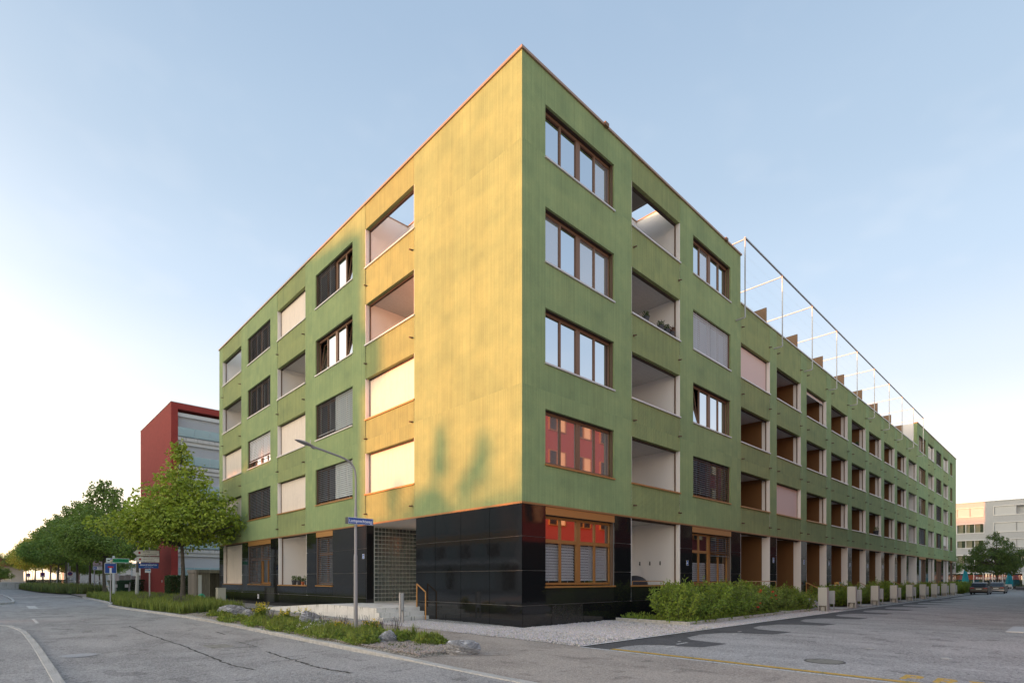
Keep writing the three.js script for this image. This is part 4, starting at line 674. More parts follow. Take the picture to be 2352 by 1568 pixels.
// trees outside the view whose shadows fringe the sunlit wall
{ const pop = treeGeo(61, 14, 1.5, 1.5, 5000, .32, DEEP, { trunk: .2, clumps: 80, pow: .5 });
  const hx = -Math.cos(SUN_AZ), hz = -Math.sin(SUN_AZ), px = Math.sin(SUN_AZ), pz = -Math.cos(SUN_AZ);
  [[-24, 11.5, 1], [-20, 12.5, 2], [-16, 12, 1], [-12.5, 11, 2], [-9, 11.5, 1], [-6, 11, 2], [-3.2, 11.4, 1], [-.6, 11.2, 2], [1.6, 12.6, 0], [2.5, 10.4, 1], [3.9, 13.0, 0], [5.0, 10.8, 2], [6.9, 10.8, 1]].forEach(([w, h, v], i) => {
    const D = 62 + (i % 3) * 3, g = v ? far[v - 1] : pop; tree(v ? 'park_tree' : 'conifer', v ? `broad park tree across the road, ${['first', 'second', 'third', 'fourth', 'fifth', 'sixth', 'seventh', 'eighth', 'ninth', 'tenth', 'eleventh', 'twelfth', 'last'][i]} from the south in its row` : `slim conifer casting a spiky shadow on the sunlit wall, ${i > 8 ? 'nearer to' : 'farther from'} the tall block`, g, [hx * D + px * w, 0, hz * D + pz * w], i, v ? h / 11 : h / 14, 'trees across the road'); }); }
// clipped hedges
function hedge(label, w, h, d, pos, turn, n, base, group) { const r = rng(Math.floor(w * 100 + h * 10)), L = new Leaves(); for (let i = 0; i < n; i++) { const f = r(); let o = [r() * w, r() * h, r() * d]; if (f < .42) o[2] = d - .05 * r(); else if (f < .6) o[0] = .05 * r(); else if (f < .75) o[1] = h - .05 * r(); const dir = unit(r, .3); L.leaf(o, dir, sideOf(dir, r), .12 * (.6 + .7 * r()), .045, tint(base, r, .5, .2)); } const t = thing('clipped_hedge', label, 'hedge', pos, turn, group); mesh('foliage', L.geo(), M.leaf, t); mesh('stems', mergeGeometries([.2, .5, .8].map(k => noIndex(cyl([w * k, 0, d / 2], [w * k, h * .9, d / 2], .03, .015, 5)))), M.bark, t); return t; }
hedge('tall clipped dark hedge between the red wall and the shelter', 1.55, 1.86, 1.6, [-1.75, 0, -41.5], 0, 6500, [.045, .09, .02]);
hedge('low clipped hedge at the far foot of the red wall', 1.2, 1.5, 1.2, [-.35, 0, -66.5], 0, 2500, [.030, .058, .014]);
hedge('long dark hedge behind the white railing', 12, 1.45, 1.2, [-7, 0, -112], -1.2, 7000, [.034, .062, .018]);
hedge('hedge strip above the boundary wall at the far left', 24, 1.3, 1.4, [-36, .9, -116], 0, 7000, [.06, .085, .02]);
// shrubs in front of the right facade
function shrubGeo(seed, w, h, n, base, ll = .10) {
  const r = rng(seed), L = new Leaves(), wood = [], st = Math.round(26 * w * w) + 14;
  for (let i = 0; i < st; i++) {
    const a = r() * 6.2832, q = Math.sqrt(r()), b = [q * w * .35 * Math.cos(a), 0, q * w * .35 * Math.sin(a)], hh = h * (.55 + .5 * r()) * (1 - .25 * q), e = [b[0] * 1.6 + Math.cos(a) * w * .28 * q + (r() - .5) * .25, hh, b[2] * 1.6 + Math.sin(a) * w * .28 * q + (r() - .5) * .25];
    wood.push(cyl(b, e, .010, .003, 4, false)); const k = Math.round(n / st), ct = tint(base, r, .3, .25);
    for (let j = 0; j < k; j++) { const t = Math.pow(r(), .72), o = [lerp(b[0], e[0], t) + (r() - .5) * .09, hh * t, lerp(b[2], e[2], t) + (r() - .5) * .09], dir = unit(r, .25); L.leaf([o[0] + dir[0] * .05, o[1] + dir[1] * .05, o[2] + dir[2] * .05], dir, sideOf(dir, r), ll * (.6 + .8 * r()), ll * .20, tint(ct, r, .4, .3)); }
  }
  return { wood: mergeGeometries(wood.map(noIndex)), leaves: L.geo() };
}
const SHR = [shrubGeo(71, 1.25, 1.75, 4200, [.185, .29, .03], .13), shrubGeo(72, 1.35, 1.6, 4200, [.155, .255, .028], .13), shrubGeo(73, 1.1, 1.45, 3600, [.185, .28, .05], .12)];
function shrub(label, v, x, z, s, a, sy = 1, roses = 0, red = true) {
  const t = thing('garden_shrub', label, 'shrub', [x, .01, z], a, 'shrubs along the right facade'); t.scale.set(s * .95, s * sy * .9, s * .95); mesh('stems', SHR[v].wood, M.bark, t); mesh('foliage', SHR[v].leaves, M.leaf, t);
  const r = rng(Math.floor(x * 97 + z * 31)); for (let i = 0; i < roses; i++) { const q = new THREE.IcosahedronGeometry(.06, 1), p = q.attributes.position; for (let k = 0; k < p.count; k++) { const f = 1 + .25 * (N(p.getX(k) * 200 + 9, p.getY(k) * 200 + 50) - .5); p.setXYZ(k, p.getX(k) * f, p.getY(k) * .75 * f, p.getZ(k) * f); } q.computeVertexNormals(); const an = -a - 1.1 + 1.5 * r(), m = mesh('rose', q, red ? M.rose : M.roseWhite, t); m.position.set(Math.sin(an) * (.58 + .12 * r()), .45 + .75 * r(), Math.cos(an) * (.58 + .12 * r())); }
}
M.rose = std([.62, .035, .02], { roughness: .7 }); M.roseWhite = std([.70, .70, .68], { roughness: .8 });
[[5.25, 2.55, 0, 1.0, .98, 'leftmost tall shrub of the corner bed beside the black base'], [6.3, 2.75, 1, 1.0, .95, 'bushy shrub second from the corner at the bed edge'], [6.7, 1.7, 0, 1.05, 1.02, 'tall shrub behind the second in the corner bed'], [7.7, 2.5, 0, 1.05, 1.0, 'leafy shrub in the left half of the corner bed'], [8.3, 1.6, 1, 1.05, 1.0, 'shrub at the back of the corner bed below the brass sill'], [9.0, 2.7, 1, 1.0, .95, 'shrub left of the red roses in the corner bed'], [9.9, 1.9, 0, 1.05, 1.0, 'tall shrub behind the red roses'], [10.3, 2.75, 2, 1.05, 1.0, 'rose bush with red blooms in the middle of the corner bed'], [11.4, 2.4, 1, 1.05, 1.02, 'rose bush with scattered red blooms right of the middle'], [12.4, 2.7, 2, 1.0, 1.0, 'low rose bush at the right end of the corner bed'], [12.2, 1.7, 0, 1.05, 1.03, 'tall shrub in front of the second brass window'], [13.6, 1.9, 2, 1.0, 1.0, 'shrub between the two planting beds'], [14.9, 2.6, 2, .95, .95, 'left shrub of the second bed'], [15.9, 2.2, 1, 1.0, 1.0, 'middle shrub of the second bed'], [16.8, 2.75, 2, .95, .9, 'low shrub at the right of the second bed'], [17.6, 2.1, 0, .9, .9, 'shrub at the right end of the second bed near the mailbox']]
  .forEach(([x, z, v, s, sy, l], i) => shrub(l, v, x, z, s, i * 1.7, sy, i >= 7 && i <= 9 ? 4 : 0));
for (let k = 0; k < 8; k++) for (let j = 0; j < 3; j++) shrub(`${['left', 'middle', 'right'][j]} shrub of the garden bed behind the ${['first', 'second', 'third', 'fourth', 'fifth', 'sixth', 'seventh', 'eighth'][k]} mailbox`, (k + j) % 3, 21.75 + 5.0 * k + .4 + j * 1.15, 2.2 + .35 * ((k * 3 + j) % 3), [.92, 1.0, .86][(k + j * 2) % 3], k * 2 + j, .95 + .12 * ((k + j) % 2), j === 0 && k % 2 ? 3 : 0, false);
for (let k = 0; k < 4; k++) shrub(`shrub ${['nearest', 'second', 'third', 'farthest'][k]} to the mailboxes near the parked cars`, k % 3, 62.5 + k * 2.6, 3.0, 1.15, k, .85);
// bed edging slabs
function edging(label, pts, w = .10, h = .14) { const g = thing('bed_edging', label, 'edging', [0, 0, 0], 0, 'concrete bed edgings'); for (let i = 0; i < pts.length - 1; i++) { const [a, b] = [pts[i], pts[i + 1]], L = Math.hypot(b[0] - a[0], b[1] - a[1]), n = Math.max(1, Math.round(L / 1.0)); for (let k = 0; k < n; k++) { const x = lerp(a[0], b[0], (k + .5) / n), z = lerp(a[1], b[1], (k + .5) / n), m = mesh('slab', new RoundedBoxGeometry(L / n - .01, .2, w, 1, .01), M.kerb, g); m.position.set(x, h - .1, z); m.rotation.y = -Math.atan2(b[1] - a[1], b[0] - a[0]); } } }
edging('pale concrete edging round the corner bed of shrubs', [[4.78, .3], [4.78, 3.27], [13.3, 3.27]]); edging('pale concrete edging of the second shrub bed', [[14.2, 1.2], [14.2, 3.27], [18.2, 3.27]]);
struct('bed_soil', [sheet([[4.83, .05], [13.4, .05], [13.4, 3.22], [4.83, 3.22]], .05), sheet([[14.25, .05], [19.8, .05], [19.8, 3.22], [14.25, 3.22]], .05)], std([.07, .055, .035], { roughness: 1 }));
for (let k = 0; k < 8; k++) struct('bed_soil', sheet([[21.65 + 5 * k, .1], [24.85 + 5 * k, .1], [24.85 + 5 * k, 3.2], [21.65 + 5 * k, 3.2]], .05), std([.07, .055, .035], { roughness: 1 }));

// meadow strips: instanced tufts, low weeds along the shrub beds
function tuftGeo(seed, n, h, base, w = .008) { const r = rng(seed), L = new Leaves(); for (let i = 0; i < n; i++) { const a = r() * 6.2832, b = [(r() - .5) * .12, 0, (r() - .5) * .12], hh = h * (.5 + .7 * r()), lx = Math.cos(a) * hh * .35 * r(), lz = Math.sin(a) * hh * .35 * r(), m = [b[0] + lx * .4, hh * .6, b[2] + lz * .4], t = [b[0] + lx, hh, b[2] + lz], s = [Math.cos(a + 1.57) * w, 0, Math.sin(a + 1.57) * w], c = tint(base, r, .5, .7), nn = [Math.cos(a) * .5, .8, Math.sin(a) * .5]; const A = [b[0] - s[0], 0, b[2] - s[2]], B = [b[0] + s[0], 0, b[2] + s[2]], C = [m[0] + s[0] * .8, m[1], m[2] + s[2] * .8], D = [m[0] - s[0] * .8, m[1], m[2] - s[2] * .8]; L.tri(A, B, C, c, nn); L.tri(A, C, D, c, nn); L.tri(D, C, t, c, nn); } return L.geo(); }
function scatter(name, label, category, geo, mat, n, seed, place, scl) { const im = new THREE.InstancedMesh(geo, mat, n), r = rng(seed), m = new THREE.Matrix4(), q = new THREE.Quaternion(), e = new THREE.Euler(), c = new THREE.Color(); for (let i = 0; i < n; i++) { const [x, y, z] = place(r), s = scl[0] + (scl[1] - scl[0]) * r(); e.set((r() - .5) * .25, r() * 6.2832, (r() - .5) * .25); m.compose(new THREE.Vector3(x, y, z), q.setFromEuler(e), new THREE.Vector3(s, s * (.8 + .4 * r()), s)); im.setMatrixAt(i, m); const k = .78 + .44 * r(); im.setColorAt(i, c.setRGB(k * (.95 + .2 * r()), k, k * (.85 + .3 * r()))); } im.name = name; im.castShadow = im.receiveShadow = true; scene.add(im); return stuff(im, label, category); }
const G1 = tuftGeo(5, 20, .38, [.16, .235, .04], .010);
const inPoly = (poly, x, z) => { let c = false; for (let i = 0, j = poly.length - 1; i < poly.length; j = i++) { const [xi, zi] = poly[i], [xj, zj] = poly[j]; if ((zi > z) !== (zj > z) && x < (xj - xi) * (z - zi) / (zj - zi) + xi) c = !c; } return c; };
const MEADOW = [[-6.15, -16.2], [-2.9, -17.5], [-2.6, -22], [-1.6, -34], [-2.4, -50], [-6.2, -50], [-6.4, -33], [-6.9, -29.6], [-6.85, -25.5], [-6.35, -18]], VERGE = [[-5.3, -61.5], [-6.9, -66], [-8.0, -76], [-8.9, -100], [-9.0, -111], [-3.2, -111], [-3.0, -61.5]];
const pick = (poly, x0, x1, z0, z1, y) => r => { for (let k = 0; k < 60; k++) { const x = lerp(x0, x1, r()), z = lerp(z0, z1, r()); if (inPoly(poly, x, z)) return [x, y, z]; } return [lerp(x0, x1, .5), y, lerp(z0, z1, .5)]; };
scatter('meadow_grass', 'tall meadow grass in the strip round the first street tree', 'grass', G1, M.leaf, 5200, 15, pick(MEADOW, -7, -1.6, -50, -16.2, .01), [.75, 1.35]);
scatter('verge_grass', 'rough grass in the strip under the far street trees', 'grass', tuftGeo(6, 14, .6, [.13, .20, .06], .018), M.leaf, 4200, 16, pick(VERGE, -9, -3, -111, -61.5, .03), [.9, 1.6]);
// low green cover and herbs in the planting bed
function coverGeo(seed, n, w, h, base, ll) { const r = rng(seed), L = new Leaves(); for (let i = 0; i < n; i++) { const a = r() * 6.2832, q = Math.sqrt(r()) * w, o = [q * Math.cos(a), h * r() * (1 - .6 * q / w), q * Math.sin(a)], dir = unit(r, .6); L.leaf(o, dir, sideOf(dir, r), ll * (.6 + .8 * r()), ll * .24, tint(base, r, .45, .4)); } return L.geo(); }
const bedSpots = [[-5.4, -12.8, .5], [-6.0, -9.6, .6], [-5.5, -8.6, 1.0], [-5.0, -8.0, .9], [-5.7, -7.0, .8], [-4.8, -7.2, .8], [-5.4, -5.6, .9], [-5.9, -4.6, .6], [-5.2, -3.6, .9], [-5.7, -2.6, .9], [-5.1, -2.0, .9], [-5.6, -1.2, .8], [-5.0, -.9, .6], [-5.9, .3, .35], [-4.75, .2, .4], [-4.7, 1.5, .35]];
const nearSpot = r => { const s = bedSpots[Math.floor(r() * bedSpots.length)], a = r() * 6.2832, q = s[2] * Math.sqrt(r()); const x = clamp(s[0] + q * Math.cos(a) * .8, -6.15, -4.55), z = s[1] + q * Math.sin(a) * 1.2; return [x, bedY(x, z), z]; };
scatter('ground_cover', 'low green herbs covering the planting bed between the boulders', 'ground cover', coverGeo(9, 46, .16, .16, [.165, .255, .030], .065), M.leaf, 950, 19, nearSpot, [.7, 1.5]);
scatter('bed_grass', 'short grass tufts among the herbs of the planting bed', 'grass', tuftGeo(8, 16, .26, [.19, .26, .045], .006), M.leaf, 520, 20, nearSpot, [.6, 1.3]);
scatter('sparse_weeds', 'sparse weeds on the gravelly end of the planting bed', 'weeds', coverGeo(10, 24, .10, .07, [.095, .150, .028], .045), M.leaf, 60, 23, r => { const z = lerp(-14.5, 3, r()), x = lerp(-6.1, -4.6 - .4 * smooth(1.5, 3, z), r()); return [x, bedY(x, z), z]; }, [.5, 1.2]);
scatter('bed_weeds', 'low weeds along the front of the shrub beds', 'weeds', coverGeo(13, 40, .17, .20, [.165, .26, .03], .08), M.leaf, 420, 29, r => { const t = r(); const x = t < .3 ? lerp(4.9, 5.6, r()) : t < .8 ? lerp(4.9, 13.3, r()) : lerp(14.3, 18.2, r()); return [x, .05, t < .3 ? lerp(.3, 3.15, r()) : lerp(2.7, 3.2, r())]; }, [.7, 1.4]);
// flowering plants, one by one
function flowerPlant(name, label, category, pos, seed, o) {
  const r = rng(seed), L = new Leaves(), P = new Leaves(), wood = [], t = thing(name, label, category, pos, r() * 6, o.group);
  for (let i = 0; i < o.stems; i++) { const a = r() * 6.2832, b = [(r() - .5) * o.w * .4, 0, (r() - .5) * o.w * .4], h = o.h * (.6 + .45 * r()), e = [b[0] + Math.cos(a) * o.w * .5 * r(), h, b[2] + Math.sin(a) * o.w * .5 * r()]; wood.push(cyl(b, e, .006, .003, 4, false));
    for (let j = 0; j < o.leaves; j++) { const k = Math.pow(r(), o.leafPow ?? 1) * o.leafTop, dir = unit(r, .4), q = [lerp(b[0], e[0], k) + (r() - .5) * .05, h * k, lerp(b[2], e[2], k) + (r() - .5) * .05]; L.leaf(q, dir, sideOf(dir, r), o.ll * (.6 + .8 * r()), o.ll * .26, tint(o.green, r, .4, .4)); }
    for (let j = 0; j < o.petals; j++) { const k = lerp(o.petalFrom, 1.03, r()), dir = unit(r, .2), q = [lerp(b[0], e[0], k) + (r() - .5) * o.ps, h * k + (r() - .5) * o.ps, lerp(b[2], e[2], k) + (r() - .5) * o.ps]; P.leaf(q, dir, sideOf(dir, r), o.pl, o.pl * .5, tint(o.petal, r, .4, 0)); } }
  mesh('stems', mergeGeometries(wood.map(noIndex)), M.stem, t); mesh('foliage', L.geo(), M.leaf, t); if (o.petals) { const f = mesh('flowers', P.geo(), M.petal, t); f.userData.kind = 'stuff'; }
}
M.stem = std([.08, .11, .03]);
const YEL = { stems: 42, h: .66, w: .62, leaves: 20, leafTop: .85, ll: .085, green: [.155, .25, .028], petals: 9, petalFrom: .82, ps: .07, pl: .035, petal: [.72, .58, .03] };
flowerPlant('yellow_flower_bush', 'full bush with yellow blossoms beside the second boulder', 'flowering plant', [-5.0, .03, -9.2], 1, YEL);
flowerPlant('yellow_flower_bush', 'lower yellow-flowered plant left of the third boulder', 'flowering plant', [-4.75, .03, -7.4], 2, { ...YEL, stems: 24, h: .5, w: .7, leaves: 12 });
flowerPlant('yellow_flower_bush', 'sparse yellow-flowered plant behind the third boulder', 'flowering plant', [-4.45, .03, -6.6], 3, { ...YEL, stems: 14, h: .55, w: .6, leaves: 7, petals: 6 });
flowerPlant('yellow_flower_bush', 'yellow-flowered clump left of the lamp post foot', 'flowering plant', [-5.15, .03, -2.3], 4, { ...YEL, stems: 26, h: .36, w: .6, leaves: 16, petals: 4, petal: [.75, .5, .02] });
flowerPlant('yellow_flower_bush', 'yellow-flowered clump right of the lamp post foot', 'flowering plant', [-4.62, .03, -1.55], 5, { ...YEL, stems: 26, h: .4, w: .6, leaves: 16, petals: 4, petal: [.75, .5, .02] });
const LAV = { stems: 16, h: .52, w: .42, leaves: 9, leafTop: .4, ll: .06, green: [.10, .14, .06], petals: 16, petalFrom: .6, ps: .018, pl: .018, petal: [.17, .11, .20] };
[[-5.2, -3.3, 'behind the white blossoms'], [-4.9, -2.7, 'left of the lamp post'], [-4.55, -1.9, 'directly behind the lamp post'], [-4.45, -1.2, 'right of the lamp post'], [-4.5, -.4, 'near the fourth boulder'], [-4.8, -5.2, 'behind the third boulder'], [-5.6, -6.6, 'at the front of the bed']].forEach(([x, z, l], i) => flowerPlant('lavender_plant', `faded lavender with thin flower spikes ${l}`, 'lavender', [x, .03, z], 30 + i, { ...LAV, group: 'lavender plants in the bed' }));
flowerPlant('white_flower_plant', 'small white-flowered plant in the bed before the third boulder', 'flowering plant', [-5.6, .03, -3.0], 51, { ...YEL, stems: 30, h: .26, w: .8, leaves: 9, petals: 5, pl: .028, petal: [.70, .70, .66] });
flowerPlant('white_flower_plant', 'white-flowered clump right of the third boulder', 'flowering plant', [-5.0, .03, -3.9], 52, { ...YEL, stems: 22, h: .34, w: .6, leaves: 8, petals: 5, pl: .028, petal: [.70, .70, .66] });
{ const t = thing('grass_clump', 'upright bright grass clump right of the fourth boulder', 'grass clump', [-4.55, .02, .6]); mesh('blades', tuftGeo(77, 60, .42, [.13, .20, .025], .010), M.leaf, t); }
flowerPlant('green_herb', 'leafy green herb touching the fourth boulder', 'plant', [-5.12, .02, .92], 61, { ...YEL, stems: 16, h: .24, w: .22, leaves: 18, petals: 0, leafTop: 1 });
for (const [x, z, i, l] of [[-4.6, -23, 0, 'near the kerb in front of the street tree'], [-5.6, -27.5, 1, 'left of the street tree trunk'], [-4.2, -31, 2, 'behind the arrow signs'], [-5.2, -21, 3, 'at the near end of the meadow strip']]) flowerPlant('lavender_plant', `bluish lavender in the meadow strip ${l}`, 'lavender', [x, .02, z], 80 + i, { ...LAV, stems: 60, w: 1.3, h: .75, group: 'lavender in the meadow strip' });

// ------------------------------------------------------------------ boulders
M.rock = std(0xffffff, { vertexColors: true, roughness: .85, bumpMap: grayTex(512, 512, [.8, .8], (u, v) => N(u * 40, v * 90) * .5 + N2(u * 128, v * 128) * .3 + N(u * 16, v * 30) * .4), bumpScale: .03 });
function boulder(label, x, y, z, w, h, d, seed, turn) {
  const r = rng(seed), pts = []; for (let i = 0; i < 34; i++) { const u = unit(r); pts.push(new THREE.Vector3(u[0] * (.82 + .25 * r()), u[1] * (.80 + .3 * r()), u[2] * (.82 + .25 * r()))); }
  const hull = new ConvexGeometry(pts), rc = new THREE.Raycaster(), hm = new THREE.Mesh(hull, new THREE.MeshBasicMaterial({ side: THREE.DoubleSide })), g = new THREE.IcosahedronGeometry(1, 24), p = g.attributes.position, col = [], uv = g.attributes.uv; hm.updateMatrixWorld();
  const cache = new Map(), o = new THREE.Vector3(), dir = new THREE.Vector3();
  for (let i = 0; i < p.count; i++) {
    dir.fromBufferAttribute(p, i).normalize(); const key = `${dir.x.toFixed(4)},${dir.y.toFixed(4)},${dir.z.toFixed(4)}`; let k = cache.get(key);
    if (k === undefined) { rc.set(o.set(0, 0, 0), dir); const hit = rc.intersectObject(hm)[0]; const base = hit ? hit.distance : 1, s = seed * 13; const ridge = Math.abs(N(dir.x * 5 + dir.y * 9 + s, dir.z * 5 + 60) - .5) * 2; k = lerp(base, .92, .25) * (1 + .13 * (N2(dir.x * 6 + s, dir.y * 6 + dir.z * 6 + 80) - .5) - .10 * Math.pow(1 - ridge, 6) + .05 * (N(dir.x * 22 + s, dir.y * 22 + dir.z * 17 + 90) - .5)); cache.set(key, k); }
    p.setXYZ(i, dir.x * k * w / 2, dir.y * k * h * .62 + h * .36, dir.z * k * d / 2);
    const b = N2(dir.x * 9 + seed, dir.y * 14 + dir.z * 9 + 40), v = smooth(.62, .70, N(dir.x * 3 + dir.y * 7 + seed * 3, dir.z * 3 + 44)) * smooth(.5, .7, N2(dir.y * 16 + 9, dir.x * 4 + seed)), c = lerp(.20, .46, b) ; col.push(lerp(c, .74, v) * .98, lerp(c, .74, v) * .99, lerp(c, .75, v) * 1.04); uv.setXY(i, dir.x * w * .5 + dir.z * d * .3, dir.y * h);
  }
  g.setAttribute('color', new THREE.Float32BufferAttribute(col, 3)); const mg = g; mg.computeVertexNormals();
  // smooth normals across the shared positions
  const nm = new Map(), n = mg.attributes.normal; for (let i = 0; i < p.count; i++) { const key = `${p.getX(i).toFixed(4)},${p.getY(i).toFixed(4)},${p.getZ(i).toFixed(4)}`, a = nm.get(key) ?? [0, 0, 0]; a[0] += n.getX(i); a[1] += n.getY(i); a[2] += n.getZ(i); nm.set(key, a); } for (let i = 0; i < p.count; i++) { const a = nm.get(`${p.getX(i).toFixed(4)},${p.getY(i).toFixed(4)},${p.getZ(i).toFixed(4)}`), l = Math.hypot(...a); n.setXYZ(i, a[0] / l, a[1] / l, a[2] / l); }
  const m = mesh('boulder', mg, M.rock, scene); m.position.set(x, y, z); m.rotation.y = turn; tag(m, label, 'boulder', 'boulders in the planting bed');
}
boulder('large furrowed grey boulder at the far end of the planting bed', -5.0, -.02, -12.7, 1.2, .62, .85, 3, -.7);
boulder('small grey boulder half hidden by the yellow bush', -4.72, -.02, -11.5, .5, .42, .46, 4, 1.1);
boulder('pointed pale boulder in the middle of the planting bed', -4.8, -.02, -5.4, .98, .58, .7, 5, -.7);
boulder('rounded grey boulder with a white vein right of the lamp post', -5.33, -.02, .60, .52, .38, .44, 8, -.5);
boulder('long dark boulder with white streaks at the tip of the planting bed', -5.2, -.02, 3.42, .84, .38, .5, 9, -.76);
// loose pebbles over the gravel
{ const g = new THREE.IcosahedronGeometry(1, 0), pm = std([.52, .52, .52], { roughness: .9 });
  scatter('gravel_pebbles', 'loose grey gravel stones round the black corner base', 'gravel', g, pm, 42000, 91, r => { const t = r(); let x, z; if (t < .24) { x = lerp(-2.33, -.02, r()); z = lerp(-5.1, 0, r()); } else if (t < .34) { x = lerp(-2.33, 0, r()); z = lerp(0, 4.3, r()); } else { x = lerp(0, 19, Math.pow(r(), 1.5)); z = lerp(.03, 4.3, r()); if (x > 4.7 && x < 18.3) z = lerp(3.34, 4.3, r()); } return [x, lump(x, z) + .006, z]; }, [.010, .024]);
  scatter('bed_pebbles', 'loose stones on the planting bed soil', 'gravel', g, std([.36, .33, .30], { roughness: .9 }), 9000, 92, r => { const z = lerp(-15, 3.2, Math.sqrt(r())), x = lerp(-6.15, -4.6 - .5 * smooth(1.6, 3.2, z), r()); return [x, bedY(x, z) + .004, z]; }, [.008, .022]); }
// ------------------------------------------------------------------ street furniture and small things
function printTex(w, h, draw) { const c = document.createElement('canvas'); c.width = w; c.height = h; const x = c.getContext('2d'); draw(x, w, h); const t = new THREE.CanvasTexture(c); t.colorSpace = THREE.SRGBColorSpace; t.magFilter = THREE.LinearFilter; t.anisotropy = 4; return t; }
function face(w, h, tex, rough = .45) { const g = new THREE.PlaneGeometry(w, h); return [g, new THREE.MeshStandardMaterial({ map: tex, roughness: rough })]; }
function put(parent, name, gm, x, y, z, ry = 0) { const m = mesh(name, gm[0], gm[1], parent); m.position.set(x, y, z); m.rotation.y = ry; return m; }
const lampGrey = std([.30, .30, .32], { roughness: .5, metalness: .3 });
function lampPost(label, pos, turn, s) {
  const g = thing('street_lamp', label, 'street lamp', pos, turn, 'street lamps'); g.scale.setScalar(s);
  mesh('base', cyl([0, -.1, 0], [0, 2.27, 0], .060, .056, 16), lampGrey, g); mesh('pole', [cyl([0, 2.27, 0], [0, 2.34, 0], .056, .043, 16), cyl([0, 2.34, 0], [0, 3.66, 0], .043, .041, 16), cyl([0, 3.66, 0], [0, 3.72, 0], .041, .029, 14)], lampGrey, g);
  mesh('arm', tube([[0, 3.7, 0], [0, 4.45, 0], [-.02, 4.75, 0], [-.12, 4.94, 0], [-.32, 5.06, 0], [-.8, 5.17, 0], [-1.30, 5.26, 0]], .029, 48, 10), lampGrey, g);
  const hd = new THREE.SphereGeometry(1, 24, 14), p = hd.attributes.position; for (let i = 0; i < p.count; i++) { const x = p.getX(i), y = p.getY(i); p.setXYZ(i, x * .30, (y > 0 ? y * .055 : y * .028) * (1 - .25 * Math.abs(x)), p.getZ(i) * .115 * (x > 0 ? 1 - .45 * x : 1)); } hd.computeVertexNormals(); hd.rotateZ(-.20); hd.translate(-1.50, 5.31, 0);
  mesh('lamp_head', hd, lampGrey, g); mesh('joint', cyl([-1.22, 5.23, 0], [-1.34, 5.27, 0], .045, .05, 12), lampGrey, g); mesh('aerial', cyl([-1.36, 5.32, 0], [-1.35, 5.44, 0], .012, .008, 6), M.steel, g);
  return g;
}
const lamp = lampPost('grey curved-arm street lamp carrying the blue street name sign', [-4.78, 0, -2.09], 0, 1);
{ const s = grp('street_sign', lamp), tex = printTex(1024, 256, (x, w, h) => { x.fillStyle = '#e8ecf2'; x.fillRect(0, 0, w, h); x.fillStyle = '#1f4f9e'; x.fillRect(12, 12, w - 24, h - 24); x.fillStyle = '#eef2f8'; x.font = 'bold 165px sans-serif'; x.textAlign = 'center'; x.textBaseline = 'middle'; x.setTransform(.79, 0, 0, 1, w * .5, h * .52); x.fillText('Lamprechtweg', 0, 0); x.setTransform(1, 0, 0, 1, 0, 0); });
  mesh('box', bx(-.29, .53, 3.205, 3.395, -.075, .075), std([.05, .055, .065], { roughness: .5 }), s); put(s, 'name_plate', face(.80, .185, tex), .12, 3.30, .078); put(s, 'name_plate', face(.80, .185, tex), .12, 3.30, -.078, Math.PI); mesh('clamp', cyl([0, 3.18, 0], [0, 3.42, 0], .05, .05, 12), M.steel, s); }
lampPost('distant street lamp rising out of the tree row on the left road', [-4.6, 0, -86], 0, 1.38);
// signs by the left road
function board(parent, name, x0, x1, y0, y1, z, tex, back = M.galv, arrow = 0) {
  const w = x1 - x0, h = y1 - y0; let shp;
  if (arrow) { const a = h * .62; const P = arrow < 0 ? [[x0, (y0 + y1) / 2], [x0 + a, y0], [x1, y0], [x1, y1], [x0 + a, y1]] : [[x0, y0], [x1 - a, y0], [x1, (y0 + y1) / 2], [x1 - a, y1], [x0, y1]]; shp = new THREE.Shape(P.map(p => new THREE.Vector2(...p))); }
  else shp = new THREE.Shape([[x0, y0], [x1, y0], [x1, y1], [x0, y1]].map(p => new THREE.Vector2(...p)));
  const g = new THREE.ExtrudeGeometry(shp, { depth: .025, bevelEnabled: false }); g.translate(0, 0, z); mesh(name, g, back, parent);
  const f = new THREE.ShapeGeometry(shp), p = f.attributes.position, uv = f.attributes.uv; for (let i = 0; i < p.count; i++) uv.setXY(i, (p.getX(i) - x0) / w, (p.getY(i) - y0) / h); f.translate(0, 0, z + .0275); mesh('print', f, new THREE.MeshStandardMaterial({ map: tex, roughness: .5 }), parent);
}
const arrowTex = (lines, dot, dir, bg, fg, size) => printTex(768, 192, (x, w, h) => { x.fillStyle = '#4b5157'; x.fillRect(0, 0, w, h); x.fillStyle = bg; const m = 10, a = h * .62; x.beginPath(); if (dir < 0) { x.moveTo(m * 1.8, h / 2); x.lineTo(a, m); x.lineTo(w - m, m); x.lineTo(w - m, h - m); x.lineTo(a, h - m); } else { x.moveTo(m, m); x.lineTo(w - a, m); x.lineTo(w - m * 1.8, h / 2); x.lineTo(w - a, h - m); x.lineTo(m, h - m); } x.fill(); if (dot) { x.fillStyle = '#b02030'; x.beginPath(); x.arc(w * .25, h / 2, h * .18, 0, 7); x.fill(); } x.fillStyle = fg; x.textBaseline = 'middle'; x.font = `${size}px sans-serif`; lines.forEach((t, i) => x.fillText(t, dot ? w * .37 : w * .10, h * (i + .5 + .25 * (lines.length < 3 ? 1 : .4)) / (lines.length + (lines.length < 3 ? .5 : .2)))); });
